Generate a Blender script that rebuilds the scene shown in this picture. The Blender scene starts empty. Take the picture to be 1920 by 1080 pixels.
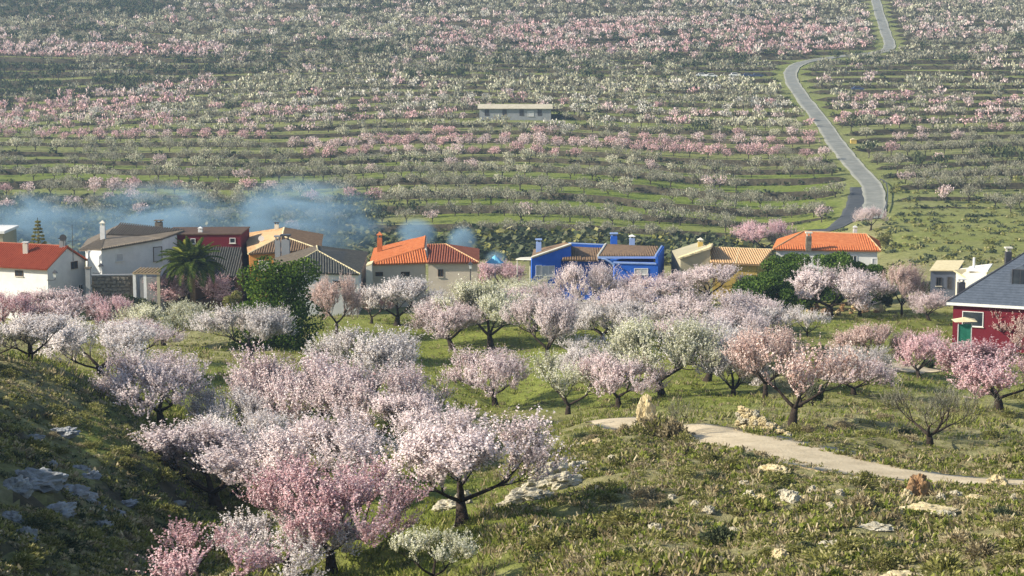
import bpy, math, random
import numpy as np
from mathutils import Vector, noise as mnoise

random.seed(7); rng = np.random.default_rng(7)
scene = bpy.context.scene
col = scene.collection
R = math.radians

# ------------------------------------------------------------------ camera
FPX = 3583.0            # focal length in pixels of the 1920 wide photograph
PITCH = math.atan((540 - 40) / FPX)
cam_d = bpy.data.cameras.new('camera'); cam = bpy.data.objects.new('camera', cam_d); col.objects.link(cam)
cam_d.sensor_width = 36; cam_d.lens = 36 * FPX / 1920; cam_d.clip_start = 1; cam_d.clip_end = 6000
CZ = 50.0
cam.location = (0, 0, CZ); cam.rotation_euler = (R(90) - PITCH, 0, 0)
scene.camera = cam

# ------------------------------------------------------------------ light
SUN_AZ = math.atan2(-1.0, -0.26)       # low sun at the left, grazing the fronts of the houses
SUN_EL = R(30)
w = bpy.data.worlds.new('World'); scene.world = w; w.use_nodes = True
nt = w.node_tree; nt.nodes.clear()
sky = nt.nodes.new('ShaderNodeTexSky'); sky.sky_type = 'NISHITA'; sky.sun_disc = False
sky.sun_elevation = SUN_EL; sky.sun_rotation = SUN_AZ
bg = nt.nodes.new('ShaderNodeBackground'); bg.inputs[1].default_value = 0.10
wo = nt.nodes.new('ShaderNodeOutputWorld')
nt.links.new(sky.outputs[0], bg.inputs[0]); nt.links.new(bg.outputs[0], wo.inputs[0])
sd = bpy.data.lights.new('sun', 'SUN'); sd.energy = 5.0; sd.angle = R(0.5); sd.color = (1, 0.92, 0.77)
sun = bpy.data.objects.new('sun', sd); col.objects.link(sun)
sdir = Vector((math.sin(SUN_AZ) * math.cos(SUN_EL), math.cos(SUN_AZ) * math.cos(SUN_EL), math.sin(SUN_EL)))
sun.rotation_euler = sdir.to_track_quat('Z', 'Y').to_euler(); sun.location = (0, 0, 120)
vs = scene.view_settings; vs.view_transform = 'Standard'; vs.look = 'None'; vs.gamma = 1; vs.use_curve_mapping = False
vs.exposure = 0.74
scene.cycles.max_bounces = 5; scene.cycles.diffuse_bounces = 2; scene.cycles.transmission_bounces = 3
scene.cycles.transparent_max_bounces = 8; scene.cycles.volume_bounces = 0
scene.cycles.volume_step_rate = 2.0; scene.cycles.volume_max_steps = 64

# ------------------------------------------------------------------ helpers
def unproj(px, py, d):
    """world point seen at a pixel of the photograph, d metres north of the camera"""
    a = (px - 960) / FPX; b = (540 - py) / FPX
    t = d / (math.cos(PITCH) + b * math.sin(PITCH))
    return Vector((a * t, d, CZ + t * (-math.sin(PITCH) + b * math.cos(PITCH))))
def proj(x, y, z):
    z = z - CZ
    dep = y * math.cos(PITCH) - z * math.sin(PITCH)
    return 960 + FPX * x / dep, 540 - FPX * (y * math.sin(PITCH) + z * math.cos(PITCH)) / dep
def mesh_np(name, V, F):
    V = np.asarray(V, dtype=np.float32).reshape(-1, 3); F = np.asarray(F, dtype=np.int32)
    me = bpy.data.meshes.new(name); me.vertices.add(len(V)); me.vertices.foreach_set('co', V.ravel())
    n, k = F.shape
    me.loops.add(n * k); me.loops.foreach_set('vertex_index', F.ravel())
    me.polygons.add(n); me.polygons.foreach_set('loop_start', np.arange(n, dtype=np.int32) * k)
    me.polygons.foreach_set('loop_total', np.full(n, k, dtype=np.int32))
    me.update(calc_edges=True); me.validate()
    return me
def link(name, me, parent=None, mat=None, loc=None):
    o = bpy.data.objects.new(name, me); col.objects.link(o)
    if mat is not None and me is not None and not me.materials: me.materials.append(mat)
    if parent is not None: o.parent = parent
    if loc is not None: o.location = loc
    return o
def tag(o, label=None, cat=None, group=None, kind=None):
    if label: o['label'] = label
    if cat: o['category'] = cat
    if group: o['group'] = group
    if kind: o['kind'] = kind
    return o
def empty(name, loc=(0, 0, 0), rz=0):
    o = bpy.data.objects.new(name, None); col.objects.link(o); o.location = loc; o.rotation_euler = (0, 0, rz)
    o.empty_display_size = 0.5
    return o
def cross_noise(x, y, seed=0):
    """smooth value noise in numpy, about -1..1"""
    xi = np.floor(x).astype(np.int64); yi = np.floor(y).astype(np.int64)
    xf = x - xi; yf = y - yi
    def h(a, b):
        n = (a * 374761393 + b * 668265263 + seed * 974711) & 0x7fffffff
        n = ((n ^ (n >> 13)) * 1274126177) & 0x7fffffff
        return ((n ^ (n >> 16)) & 0xffff) / 32767.5 - 1
    u = xf * xf * (3 - 2 * xf); v = yf * yf * (3 - 2 * yf)
    return (h(xi, yi) * (1 - u) + h(xi + 1, yi) * u) * (1 - v) + (h(xi, yi + 1) * (1 - u) + h(xi + 1, yi + 1) * u) * v
def smooth(e0, e1, x):
    t = np.clip((x - e0) / (e1 - e0), 0, 1); return t * t * (3 - 2 * t)

# ------------------------------------------------------------------ materials
def mat_new(name):
    m = bpy.data.materials.new(name); m.use_nodes = True; n = m.node_tree; n.nodes.clear()
    out = n.nodes.new('ShaderNodeOutputMaterial'); return m, n, out
def ramp(n, fac, stops):
    r = n.nodes.new('ShaderNodeValToRGB'); e = r.color_ramp.elements
    while len(e) < len(stops): e.new(0.5)
    for q, (p, c) in zip(e, stops): q.position = p; q.color = (*c, 1)
    n.links.new(fac, r.inputs[0]); return r.outputs[0]
def noise_tex(n, scale, detail=4, rough=0.6, coord='Object', stretch=None):
    tc = n.nodes.new('ShaderNodeTexCoord'); t = n.nodes.new('ShaderNodeTexNoise')
    t.inputs['Scale'].default_value = scale; t.inputs['Detail'].default_value = detail; t.inputs['Roughness'].default_value = rough
    if stretch:
        mp = n.nodes.new('ShaderNodeMapping'); mp.inputs['Scale'].default_value = stretch
        n.links.new(tc.outputs[coord], mp.inputs[0]); n.links.new(mp.outputs[0], t.inputs[0])
    else: n.links.new(tc.outputs[coord], t.inputs[0])
    return t.outputs['Fac']
def mat_noise(name, c1, c2, scale=3, rough=0.85, bump=0.0, bscale=None, spec=0.2, stretch=None, mid=(0.35, 0.65)):
    m, n, out = mat_new(name)
    f = noise_tex(n, scale, 5, 0.65, stretch=stretch)
    p = n.nodes.new('ShaderNodeBsdfPrincipled'); p.inputs['Roughness'].default_value = rough
    p.inputs['Specular IOR Level'].default_value = spec
    n.links.new(ramp(n, f, [(mid[0], c1), (mid[1], c2)]), p.inputs['Base Color'])
    if bump:
        b = n.nodes.new('ShaderNodeBump'); b.inputs['Strength'].default_value = bump; b.inputs['Distance'].default_value = 0.1
        n.links.new(noise_tex(n, bscale or scale * 4, 4), b.inputs['Height']); n.links.new(b.outputs[0], p.inputs['Normal'])
    n.links.new(p.outputs[0], out.inputs[0]); return m
def mat_leaf(name, stops, transl=0.35, objvar=0.12):
    """petals or leaves: each loose face takes its own tone, each tree a slight shift"""
    m, n, out = mat_new(name)
    g = n.nodes.new('ShaderNodeNewGeometry')
    c = ramp(n, g.outputs['Random Per Island'], stops)
    oi = n.nodes.new('ShaderNodeObjectInfo')
    mr = n.nodes.new('ShaderNodeMapRange'); mr.inputs[3].default_value = 1 - objvar; mr.inputs[4].default_value = 1 + objvar * 0.6
    n.links.new(oi.outputs['Random'], mr.inputs[0])
    hs = n.nodes.new('ShaderNodeHueSaturation'); n.links.new(c, hs.inputs['Color']); n.links.new(mr.outputs[0], hs.inputs['Value'])
    d = n.nodes.new('ShaderNodeBsdfDiffuse'); t = n.nodes.new('ShaderNodeBsdfTranslucent')
    n.links.new(hs.outputs[0], d.inputs[0]); n.links.new(hs.outputs[0], t.inputs[0])
    mx = n.nodes.new('ShaderNodeMixShader'); mx.inputs[0].default_value = transl
    n.links.new(d.outputs[0], mx.inputs[1]); n.links.new(t.outputs[0], mx.inputs[2]); n.links.new(mx.outputs[0], out.inputs[0])
    return m
M = {}
M['pale'] = mat_leaf('pale_pink_blossom', [(0, (.46, .32, .27)), (.10, (.74, .62, .60)), (.5, (.90, .77, .76)), (1, (.96, .89, .87))])
M['pink'] = mat_leaf('pink_blossom', [(0, (.42, .22, .21)), (.2, (.72, .44, .47)), (.6, (.83, .60, .62)), (1, (.92, .78, .77))])
M['mixed'] = mat_leaf('light_pink_blossom', [(0, (.44, .29, .26)), (.15, (.74, .57, .57)), (.55, (.86, .73, .72)), (1, (.94, .87, .84))])
M['white'] = mat_leaf('white_blossom', [(0, (.42, .34, .26)), (.15, (.78, .70, .65)), (.5, (.90, .83, .81)), (1, (.96, .92, .90))])
M['cream'] = mat_leaf('greenish_blossom', [(0, (.34, .35, .14)), (.25, (.64, .63, .40)), (.6, (.80, .78, .62)), (1, (.92, .89, .80))])
M['grey'] = mat_leaf('budding_twigs', [(0, (.17, .15, .105)), (.5, (.33, .315, .225)), (.85, (.45, .44, .32)), (1, (.66, .60, .52))], .35)
M['salmon'] = mat_leaf('salmon_blossom', [(0, (.38, .24, .18)), (.3, (.68, .48, .43)), (.7, (.80, .64, .58)), (1, (.88, .78, .72))])
tw_ = (.15, .135, .095)
for k_, a_, b_ in (('pink', (.68, .40, .41), (.88, .65, .65)), ('mixed', (.68, .49, .48), (.87, .74, .71)), ('white', (.60, .55, .48), (.84, .80, .72)), ('cream', (.48, .46, .31), (.74, .71, .55)), ('salmon', (.55, .40, .34), (.78, .62, .55))):
    M['f_' + k_] = mat_leaf('distant_' + k_ + '_blossom', [(0, tw_), (.2, (.24, .20, .15)), (.32, a_), (1, b_)], .3, .22)
M['dgrass'] = mat_leaf('dry_grass_blades', [(0, (.28, .21, .11)), (.5, (.48, .39, .23)), (1, (.66, .57, .38))], .3, .1)
M['leaf'] = mat_leaf('green_leaves', [(0, (.03, .055, .012)), (.5, (.065, .12, .02)), (1, (.16, .22, .035))], .3)
M['pine'] = mat_leaf('pine_needles', [(0, (.035, .07, .015)), (.5, (.08, .14, .03)), (1, (.16, .23, .05))], .2)
M['dark'] = mat_leaf('evergreen_scrub', [(0, (.04, .055, .03)), (.5, (.075, .095, .05)), (1, (.15, .16, .09))], .2)
M['olive'] = mat_leaf('garrigue_scrub', [(0, (.10, .105, .035)), (.4, (.22, .225, .06)), (.8, (.34, .32, .12)), (1, (.50, .45, .24))], .35, .25)
M['oliv2'] = mat_leaf('dry_scrub', [(0, (.16, .125, .07)), (.5, (.34, .28, .16)), (1, (.56, .48, .31))], .3, .2)
M['grass'] = mat_leaf('grass_blades', [(0, (.10, .13, .02)), (.5, (.22, .26, .045)), (1, (.38, .38, .12))], .4, .1)
M['palm'] = mat_leaf('palm_leaflets', [(0, (.035, .06, .015)), (.6, (.08, .12, .025)), (1, (.22, .25, .06))], .25)
M['palmy'] = mat_leaf('young_palm_leaflets', [(0, (.30, .32, .05)), (1, (.55, .52, .10))], .4)
M['redbush'] = mat_leaf('dark_red_leaves', [(0, (.05, .015, .015)), (.7, (.10, .03, .03)), (1, (.2, .07, .06))], .2)
M['bark'] = mat_noise('almond_bark', (.020, .014, .010), (.060, .044, .034), 6, .95, .6, 20)
M['fbark'] = mat_noise('far_bark', (.045, .035, .028), (.09, .072, .055), 3, .95)
M['pbark'] = mat_noise('palm_bark', (.09, .06, .035), (.22, .15, .09), 5, .95, .6, 12)
M['rock'] = mat_noise('limestone', (.34, .30, .21), (.62, .57, .44), 1.8, .9, .8, 6)
M['rock_b'] = mat_noise('grey_limestone', (.20, .21, .22), (.40, .41, .41), 1.6, .9, .9, 6)
M['rock_w'] = mat_noise('ochre_stone', (.42, .33, .17), (.68, .58, .36), 2.5, .9, .6, 8)
M['rock_r'] = mat_noise('brown_stone', (.22, .12, .06), (.42, .27, .14), 2.5, .9, .6, 8)
def wallm(name, c, v=.80):
    return mat_noise(name, tuple(a * v for a in c), c, .55, .9, .15, 14, mid=(.3, .7))
M['w_white'] = wallm('white_render', (.76, .75, .72)); M['w_cream'] = wallm('cream_render', (.70, .66, .55))
M['w_beige'] = wallm('beige_render', (.60, .52, .41)); M['w_blue'] = wallm('bright_blue_render', (.025, .13, .58))
M['w_blue2'] = wallm('blue_edge_paint', (.30, .42, .72)); M['w_red'] = wallm('dark_red_render', (.15, .012, .022))
M['w_yellow'] = wallm('ochre_yellow_render', (.60, .43, .12)); M['w_orange'] = wallm('orange_render', (.62, .28, .07))
M['w_khaki'] = wallm('khaki_render', (.42, .38, .26)); M['w_grey'] = wallm('grey_render', (.30, .31, .32), .8)
M['w_dgrey'] = wallm('dark_blue_grey_render', (.13, .15, .20), .8)
M['w_stone'] = mat_noise('dark_rubble_wall', (.10, .085, .065), (.26, .22, .17), 2.2, .95, .8, 6)
def roofm(name, a, b, sc=2.2): return mat_noise(name, a, b, sc, .85, .3, 9, stretch=(1, 1, 1), mid=(.3, .7))
M['r_red'] = roofm('red_clay_tiles', (.30, .055, .025), (.42, .10, .045)); M['r_orange'] = roofm('orange_clay_tiles', (.44, .12, .04), (.60, .21, .08))
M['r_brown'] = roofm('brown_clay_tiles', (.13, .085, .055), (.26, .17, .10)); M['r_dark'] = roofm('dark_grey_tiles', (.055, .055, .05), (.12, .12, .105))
M['r_olive'] = roofm('weathered_and_sunlit_roof', (.10, .085, .065), (.19, .155, .12)); M['r_tan'] = roofm('tan_clay_tiles', (.50, .30, .14), (.66, .44, .24))  # weathered tone also paints sunlight onto one face of the grey hipped roof
M['r_cream'] = roofm('cream_tiles', (.55, .46, .26), (.72, .63, .40)); M['r_slate'] = roofm('blue_grey_slate', (.060, .075, .10), (.10, .12, .155))
M['r_barn'] = roofm('barn_sheet_roof', (.40, .36, .26), (.55, .50, .38), .6); M['r_dkred'] = roofm('dark_red_tiles', (.20, .06, .035), (.34, .12, .07))  # darker red tiles for a wing roof and a ridge
M['glass'] = mat_noise('dark_glass', (.015, .02, .03), (.04, .05, .06), 1, .15, spec=.6)
M['frame'] = mat_noise('white_frame', (.62, .62, .60), (.75, .75, .72), 2, .6)
M['dframe'] = mat_noise('brown_frame', (.07, .04, .025), (.12, .07, .04), 2, .7)
M['shutter'] = mat_noise('pale_shutter', (.40, .40, .40), (.55, .55, .54), 2, .7, stretch=(1, 1, 14))
M['metal'] = mat_noise('dark_metal', (.03, .03, .035), (.06, .06, .07), 4, .5, spec=.5)
M['steel'] = mat_noise('light_metal', (.45, .45, .45), (.62, .62, .6), 4, .45, spec=.5)
M['wood'] = mat_noise('brown_boards', (.10, .05, .03), (.2, .11, .06), 2, .8, stretch=(1, 1, .2))
M['net'] = mat_noise('green_netting', (.02, .16, .10), (.04, .24, .16), 3, .8)
M['awning'] = mat_noise('tan_awning', (.30, .22, .12), (.42, .32, .2), 2, .9)
M['dirt'] = mat_noise('pale_dirt', (.42, .34, .22), (.62, .52, .36), .55, .95, .5, 5, mid=(.3, .7))
M['concrete'] = mat_noise('pale_concrete_road', (.17, .175, .155), (.25, .25, .22), .35, .9, .2, 2)
M['asphalt'] = mat_noise('dark_asphalt', (.045, .05, .055), (.075, .08, .085), .5, .85, .2, 3)
M['carw'] = mat_noise('white_car_paint', (.7, .7, .7), (.76, .76, .76), 1, .3, spec=.5)
M['card'] = mat_noise('dark_car_paint', (.03, .05, .12), (.05, .07, .16), 1, .3, spec=.5)
M['skyblue'] = mat_noise('light_blue_sheet', (.16, .46, .68), (.22, .55, .76), 2, .6)

# ------------------------------------------------------------------ terrain heights
ctrl = [  # (px, py, distance): ground seen in the photograph
 (870,978,83),(960,1080,71),(540,1078,76),(627,1050,80),(405,950,98),(305,795,119),(197,710,140),(57,690,152),(250,700,143),(420,700,146),
 (300,1000,80),(0,664,118),(60,668,118),(0,800,85),(0,950,64),(0,1080,50),(200,1080,60),(380,1080,68),(170,960,75),(150,760,106),(260,800,110),(320,870,97),(160,860,88),(430,1000,87),
 (600,930,98),(600,800,128),(700,850,114),(560,700,150),(780,740,150),
 (930,772,156),(1065,782,149),(850,662,190),(740,612,207),(640,640,197),(480,680,165),(360,650,180),
 (1370,748,150),(1250,745,150),(1160,772,146),(1000,700,173),(1100,640,192),(1300,575,214),(1300,660,181),(1500,600,205),
 (1725,712,166),(1880,775,140),(1600,690,165),(1900,650,196),(1800,640,196),(1700,640,190),(1500,700,160),
 (1485,797,117),(1745,828,112),(1650,800,120),(1850,850,107),(1273,818,112),(1150,790,121),(1110,790,123),(1300,800,114),
 (1210,808,113),(1050,840,112),(980,860,112),
 (1360,830,107),(1500,850,102),(1650,890,95),(1750,905,92),(1890,905,90),(1960,900,90),
 (1150,900,92),(1300,900,90),(1400,950,82),(1600,960,78),(1800,980,72),(1150,960,82),(1050,950,85),(960,940,90),(1000,1010,77),
 (1080,1080,66),(1300,1080,60),(1600,1080,57),(1900,1080,53),(1900,980,70),(1200,1010,73),
 (100,600,222),(0,600,222),(250,590,225),(400,582,225),(550,580,222),(700,585,218),(900,570,226),(1100,562,233),(1250,560,232),(1400,552,238),(1650,562,233),(1780,560,225),(1920,560,225),
 (1700,505,282),(1850,500,285),(1960,495,290),(1750,480,318),(1900,480,318),(1700,450,352),(1900,450,352),(1750,420,390),(1920,420,390),
 (1620,430,385),
]
farprof = [(470,385),(440,402),(400,427),(350,458),(300,496),(250,545),(200,605),(150,680),(100,765),(50,860),(0,965),(-60,1110)]
PTS = [unproj(*c) for c in ctrl]
for py, d in farprof:
    for px in (-250, 0, 350, 750, 1150, 1500, 1900, 2170):
        q = 0
        if px >= 1900 and py > 380: continue
        if px <= 350: q = -6 * math.exp(-((d - 640) / 70) ** 2) * (1.0 if px < 300 else .5)   # a shallow ravine at the left
        p = unproj(px, py, d); PTS.append(p + Vector((0, 0, q)))
# hidden dip behind the village, and ground outside the frame
for x, y, z in [(-60,300,-42),(-20,305,-43),(20,305,-43),(50,300,-41),(-90,300,-42),
                (-36,82,-11),(-34,60,-8),(-44,105,-15),(-50,125,-21),(-27,45,-8),(-60,150,-22),(-75,185,-30),(-90,225,-33),(-20,25,-6),(0,22,-9),(20,25,-9),  # off-frame rise at left, added to cast shade on the near slope
                (32,60,-16),(42,90,-22),(60,140,-27),(80,200,-30),(95,235,-32),(110,290,-36),(24,40,-12)]:
    PTS.append(Vector((x, y, CZ + z)))
P = np.array([[p.x, p.y, p.z] for p in PTS])
def fx(x, y):   # warp so that distances count by their apparent size
    return x / y * 3.0, np.log(y)
def ker(d2): return 0.5 * d2 * np.log(d2 + 1e-9)
cu, cv = fx(P[:, 0], P[:, 1]); n0 = len(P)
# relative drop below the camera is smoother than height itself
T = (P[:, 2] - CZ)
K = ker((cu[:, None] - cu) ** 2 + (cv[:, None] - cv) ** 2) + np.eye(n0) * 0.0004
A = np.zeros((n0 + 3, n0 + 3)); A[:n0, :n0] = K; A[:n0, n0] = 1; A[:n0, n0 + 1] = cu; A[:n0, n0 + 2] = cv; A[n0:, :n0] = A[:n0, n0:].T
sol = np.linalg.solve(A, np.concatenate([T, np.zeros(3)]))
def base(x, y):
    x = np.atleast_1d(np.asarray(x, float)); y = np.maximum(np.atleast_1d(np.asarray(y, float)), 12)
    sh = x.shape; u, v = fx(x.ravel(), y.ravel()); out = np.empty(len(u))
    for i in range(0, len(u), 20000):
        a, b = u[i:i + 20000], v[i:i + 20000]
        out[i:i + 20000] = ker((a[:, None] - cu) ** 2 + (b[:, None] - cv) ** 2) @ sol[:n0] + sol[n0] + a * sol[n0 + 1] + b * sol[n0 + 2]
    return (out + CZ).reshape(sh)
R0 = 392.0
rk = [R0]; rr = random.Random(3)
while rk[-1] < 1180: rk.append(rk[-1] + rr.uniform(12, 23) * (1 if rk[-1] < 700 else .85))
rk = np.array(rk)
def warp(u, r):
    f = smooth(R0, R0 + 50, r)
    return f * (7 * np.sin(u * 9 + 1 + r * .004) + 9 * cross_noise(u * 7 + 50, r / 170.0, 5) + 2.0 * cross_noise(u * 30, r / 60.0, 6))
def hit(px, py):
    """ground point seen at a pixel, on the smooth ground"""
    a = (px - 960) / FPX; b = (540 - py) / FPX
    ds = np.concatenate([np.arange(40, 400, 1.0), np.arange(400, 1200, 3.0)])
    t = ds / (math.cos(PITCH) + b * math.sin(PITCH)); z = CZ + t * (-math.sin(PITCH) + b * math.cos(PITCH))
    g = base(a * t, ds); i = int(np.argmax(z < g))
    if i == 0: i = len(ds) - 1
    f = (z[i - 1] - g[i - 1]) / max(1e-6, (z[i - 1] - g[i - 1]) - (z[i] - g[i]))
    d = ds[i - 1] + f * (ds[i] - ds[i - 1]); p = unproj(px, py, d)
    return p.x, d
def spline(pts, n):
    pts = [np.array(p, float) for p in pts]; out = []
    pts = [2 * pts[0] - pts[1]] + pts + [2 * pts[-1] - pts[-2]]
    for i in range(1, len(pts) - 2):
        for s in range(n):
            t = s / n; p0, p1, p2, p3 = pts[i - 1:i + 3]
            out.append(.5 * ((2 * p1) + (-p0 + p2) * t + (2 * p0 - 5 * p1 + 4 * p2 - p3) * t * t + (-p0 + 3 * p1 - 3 * p2 + p3) * t ** 3))
    out.append(pts[-2]); return np.array(out)
def ribbon_pts(pix): return spline([hit(*p) for p in pix], 10)
road_c = ribbon_pts([(1632,412),(1640,385),(1634,350),(1600,310),(1572,275),(1545,235),(1510,190),(1486,155),(1484,132),(1510,117),(1580,106),(1650,98),(1668,86),(1660,60),(1650,30),(1642,0),(1636,-30)])
lane_c = ribbon_pts([(1500,438),(1560,430),(1592,408),(1606,380),(1611,352)])
path_c = ribbon_pts([(1110,794),(1160,789),(1215,803),(1290,807),(1360,822),(1430,838),(1500,853),(1560,866),(1640,884),(1720,896),(1800,903),(1890,907),(1980,906)])
path2_c = ribbon_pts([(1640,688),(1690,690),(1750,692)])
def dist_to(x, y, c):
    d = np.full(np.shape(x), 1e9)
    for q in c: d = np.minimum(d, (x - q[0]) ** 2 + (y - q[1]) ** 2)
    return np.sqrt(d)
def ground(x, y):
    x = np.atleast_1d(np.asarray(x, float)); y = np.atleast_1d(np.asarray(y, float))
    z = base(x, y)
    near = y < 390
    dp = np.full(x.shape, 99.0)
    if near.any(): dp[near] = np.minimum(dist_to(x[near], y[near], path_c), dist_to(x[near], y[near], path2_c))
    m = smooth(3.2, 5.2, dp) * (1 - smooth(205, 380, y))
    m2 = 1 - smooth(110, 150, y)
    bump = (.27 * cross_noise(x / 3.1, y / 3.1, 1) + .15 * cross_noise(x / 1.3, y / 1.3, 2)) * (.5 + .9 * m2) + .05 * cross_noise(x / .45, y / .45, 3) * m2
    # narrow terrace steps among the orchard and on the scrub slope
    st = (z * .8 + .4 * cross_noise(x / 9, y / 9, 8)); fr = st - np.floor(st)
    bump += (smooth(.0, .35, fr) - fr) * .9 * smooth(120, 150, y) * (1 - smooth(195, 215, y))
    z = z + bump * m
    far = y > R0
    if far.any():
        X, Y = x[far], y[far]; u = X / Y; r = Y.copy()
        for _ in range(4): r = Y - warp(u, r)
        z0 = z[far]; r = np.clip(r, R0, rk[-1] - 1)
        k = np.clip(np.searchsorted(rk, r, side='right') - 1, 0, len(rk) - 2)
        def tz(kk, rq):
            kk = np.clip(kk, 0, len(rk) - 2); rc = (rk[kk] + rk[kk + 1]) / 2
            yc = rc + warp(u, rc); yq = rq + warp(u, rq)
            bc = base(u * yc, yc); return bc
        up = tz(k, r); lo = np.where(k > 0, tz(k - 1, r), base(u * R0, np.full_like(u, R0)))
        s = smooth(0, .7, r - rk[k])
        ed = .35 * np.exp(-((r - rk[k] - .9) / .6) ** 2)
        tr = up + (r - (rk[k] + rk[k + 1]) / 2) * .022
        lo2 = lo + (rk[k] - (rk[k] + rk[np.maximum(k - 1, 0)]) / 2) * .022
        zt = lo2 * (1 - s) + tr * s + ed * s + .12 * cross_noise(X / 4, Y / 4, 9)
        dr = np.minimum(dist_to(X, Y, road_c), dist_to(X, Y, lane_c))
        bl = smooth(3.6, 7.5, dr) * smooth(R0, R0 + 8, r)
        z[far] = z0 * (1 - bl) + zt * bl
    return z
def gz(x, y): return float(ground(x, y)[0])
def place(px, py):
    x, y = hit(px, py); return Vector((x, y, gz(x, y)))

# terrain mesh: one sheet, rows follow the terrace edges on the far slope
us = np.linspace(-.46, .46, 250)
rows = list(np.exp(np.linspace(math.log(18), math.log(128), 260))) + list(np.exp(np.linspace(math.log(128.6), math.log(225), 100))) + list(np.linspace(226, R0 - 1, 40))
for k in range(len(rk) - 1):
    w_ = rk[k + 1] - rk[k]
    rows += [rk[k] + q for q in (0, .35, .7, 1.4)] + [rk[k] + w_ * q for q in (.4, .75)] + [rk[k + 1] - .25]
rows = np.array(sorted(rows))
U, Rr = np.meshgrid(us, rows); Y = Rr + np.where(Rr > R0, warp(U, Rr), 0); X = U * Y
Z = ground(X.ravel(), Y.ravel()).reshape(X.shape)
V = np.stack([X, Y, Z], -1).reshape(-1, 3); nr, nc = X.shape
idx = np.arange(nr * nc).reshape(nr, nc)
F = np.stack([idx[:-1, :-1], idx[:-1, 1:], idx[1:, 1:], idx[1:, :-1]], -1).reshape(-1, 4)
me = mesh_np('terrain', V, F)
# where the turf is lush: an attribute that belongs to the ground itself
PXg, PYg = proj(V[:, 0], V[:, 1], V[:, 2])
def box(x0, x1, y0, y1, s=25): return smooth(x0 - s, x0 + s, PXg) * (1 - smooth(x1 - s, x1 + s, PXg)) * smooth(y0 - s * .4, y0 + s * .4, PYg) * (1 - smooth(y1 - s * .4, y1 + s * .4, PYg))
lush = .25 + .75 * np.maximum.reduce([box(150, 520, 680, 850, 30), box(560, 1420, 590, 770, 30), box(640, 1040, 880, 1080, 40), box(1180, 1420, 680, 750, 20),
       .75 * box(1500, 1920, 590, 740, 30), .8 * box(800, 1580, 375, 445, 12), .9 * box(900, 1560, 325, 378, 10), .5 * box(-50, 800, 290, 345, 10), box(330, 520, 900, 1060, 30), .55*box(1660, 1950, 385, 480, 20)])
lush *= 1 - .95 * (smooth(1080, 1180, PXg) * smooth(760, 800, PYg))
lush += np.where(V[:, 1] > R0, .25 * cross_noise(V[:, 0] / 60, V[:, 1] / 22, 4), .18 * cross_noise(V[:, 0] / 7, V[:, 1] / 9, 4))
af = me.attributes.new('far_slope', 'FLOAT', 'POINT'); af.data.foreach_set('value', np.clip(smooth(R0 - 10, R0 + 60, V[:, 1]), 0, 1).astype(np.float32))  # mask of the far slope, for a darker, greener ground tint
at = me.attributes.new('lush', 'FLOAT', 'POINT'); at.data.foreach_set('value', np.clip(lush, 0, 1).astype(np.float32))
m, n, out = mat_new('hillside_ground')
av = n.nodes.new('ShaderNodeAttribute'); av.attribute_name = 'lush'
nf = noise_tex(n, .9, 8, .7); nm = noise_tex(n, .12, 5, .6, stretch=(.5, 1, 1)); nff = noise_tex(n, 5, 5, .7)
c_dry = ramp(n, nf, [(.25, (.12, .10, .05)), (.45, (.24, .22, .10)), (.62, (.36, .33, .17)), (.8, (.52, .46, .29))])
c_gr = ramp(n, nf, [(.25, (.09, .11, .025)), (.45, (.17, .20, .04)), (.62, (.25, .275, .06)), (.8, (.36, .35, .14))])
mxr = n.nodes.new('ShaderNodeMath'); mxr.operation = 'ADD'; n.links.new(av.outputs['Fac'], mxr.inputs[0])
sc = n.nodes.new('ShaderNodeMath'); sc.operation = 'MULTIPLY_ADD'; sc.inputs[1].default_value = .9; sc.inputs[2].default_value = -.45
n.links.new(nm, sc.inputs[0]); n.links.new(sc.outputs[0], mxr.inputs[1])
mx = n.nodes.new('ShaderNodeMix'); mx.data_type = 'RGBA'; n.links.new(mxr.outputs[0], mx.inputs[0]); n.links.new(c_dry, mx.inputs[6]); n.links.new(c_gr, mx.inputs[7])
hv = n.nodes.new('ShaderNodeAttribute'); hv.attribute_name = 'far_slope'
mx3 = n.nodes.new('ShaderNodeMix'); mx3.data_type = 'RGBA'; mx3.blend_type = 'MULTIPLY'; n.links.new(hv.outputs['Fac'], mx3.inputs[0]); n.links.new(mx.outputs[2], mx3.inputs[6]); mx3.inputs[7].default_value = (.80, .90, .72, 1); mx = mx3
# steep banks are bare earth, stone and scrub; dark colour also holds riser shade
ge = n.nodes.new('ShaderNodeNewGeometry'); sx = n.nodes.new('ShaderNodeSeparateXYZ'); n.links.new(ge.outputs['True Normal'], sx.inputs[0])
mr = n.nodes.new('ShaderNodeMapRange'); mr.inputs[1].default_value = .92; mr.inputs[2].default_value = .75; n.links.new(sx.outputs[2], mr.inputs[0])
mx2 = n.nodes.new('ShaderNodeMix'); mx2.data_type = 'RGBA'; n.links.new(mr.outputs[0], mx2.inputs[0]); n.links.new(mx.outputs[2], mx2.inputs[6])
n.links.new(ramp(n, nf, [(.3, (.04, .035, .025)), (.5, (.075, .065, .042)), (.7, (.14, .12, .08))]), mx2.inputs[7])
pb = n.nodes.new('ShaderNodeBsdfPrincipled'); pb.inputs['Roughness'].default_value = .95; pb.inputs['Specular IOR Level'].default_value = .1
n.links.new(mx2.outputs[2], pb.inputs[0])
bp = n.nodes.new('ShaderNodeBump'); bp.inputs['Strength'].default_value = .9; bp.inputs['Distance'].default_value = .25; n.links.new(nff, bp.inputs['Height']); n.links.new(bp.outputs[0], pb.inputs['Normal'])
n.links.new(pb.outputs[0], out.inputs[0])
terrain = link('ground', me, mat=m); tag(terrain, 'terraced valley ground with grass, scrub and stony banks', kind='structure')
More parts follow.
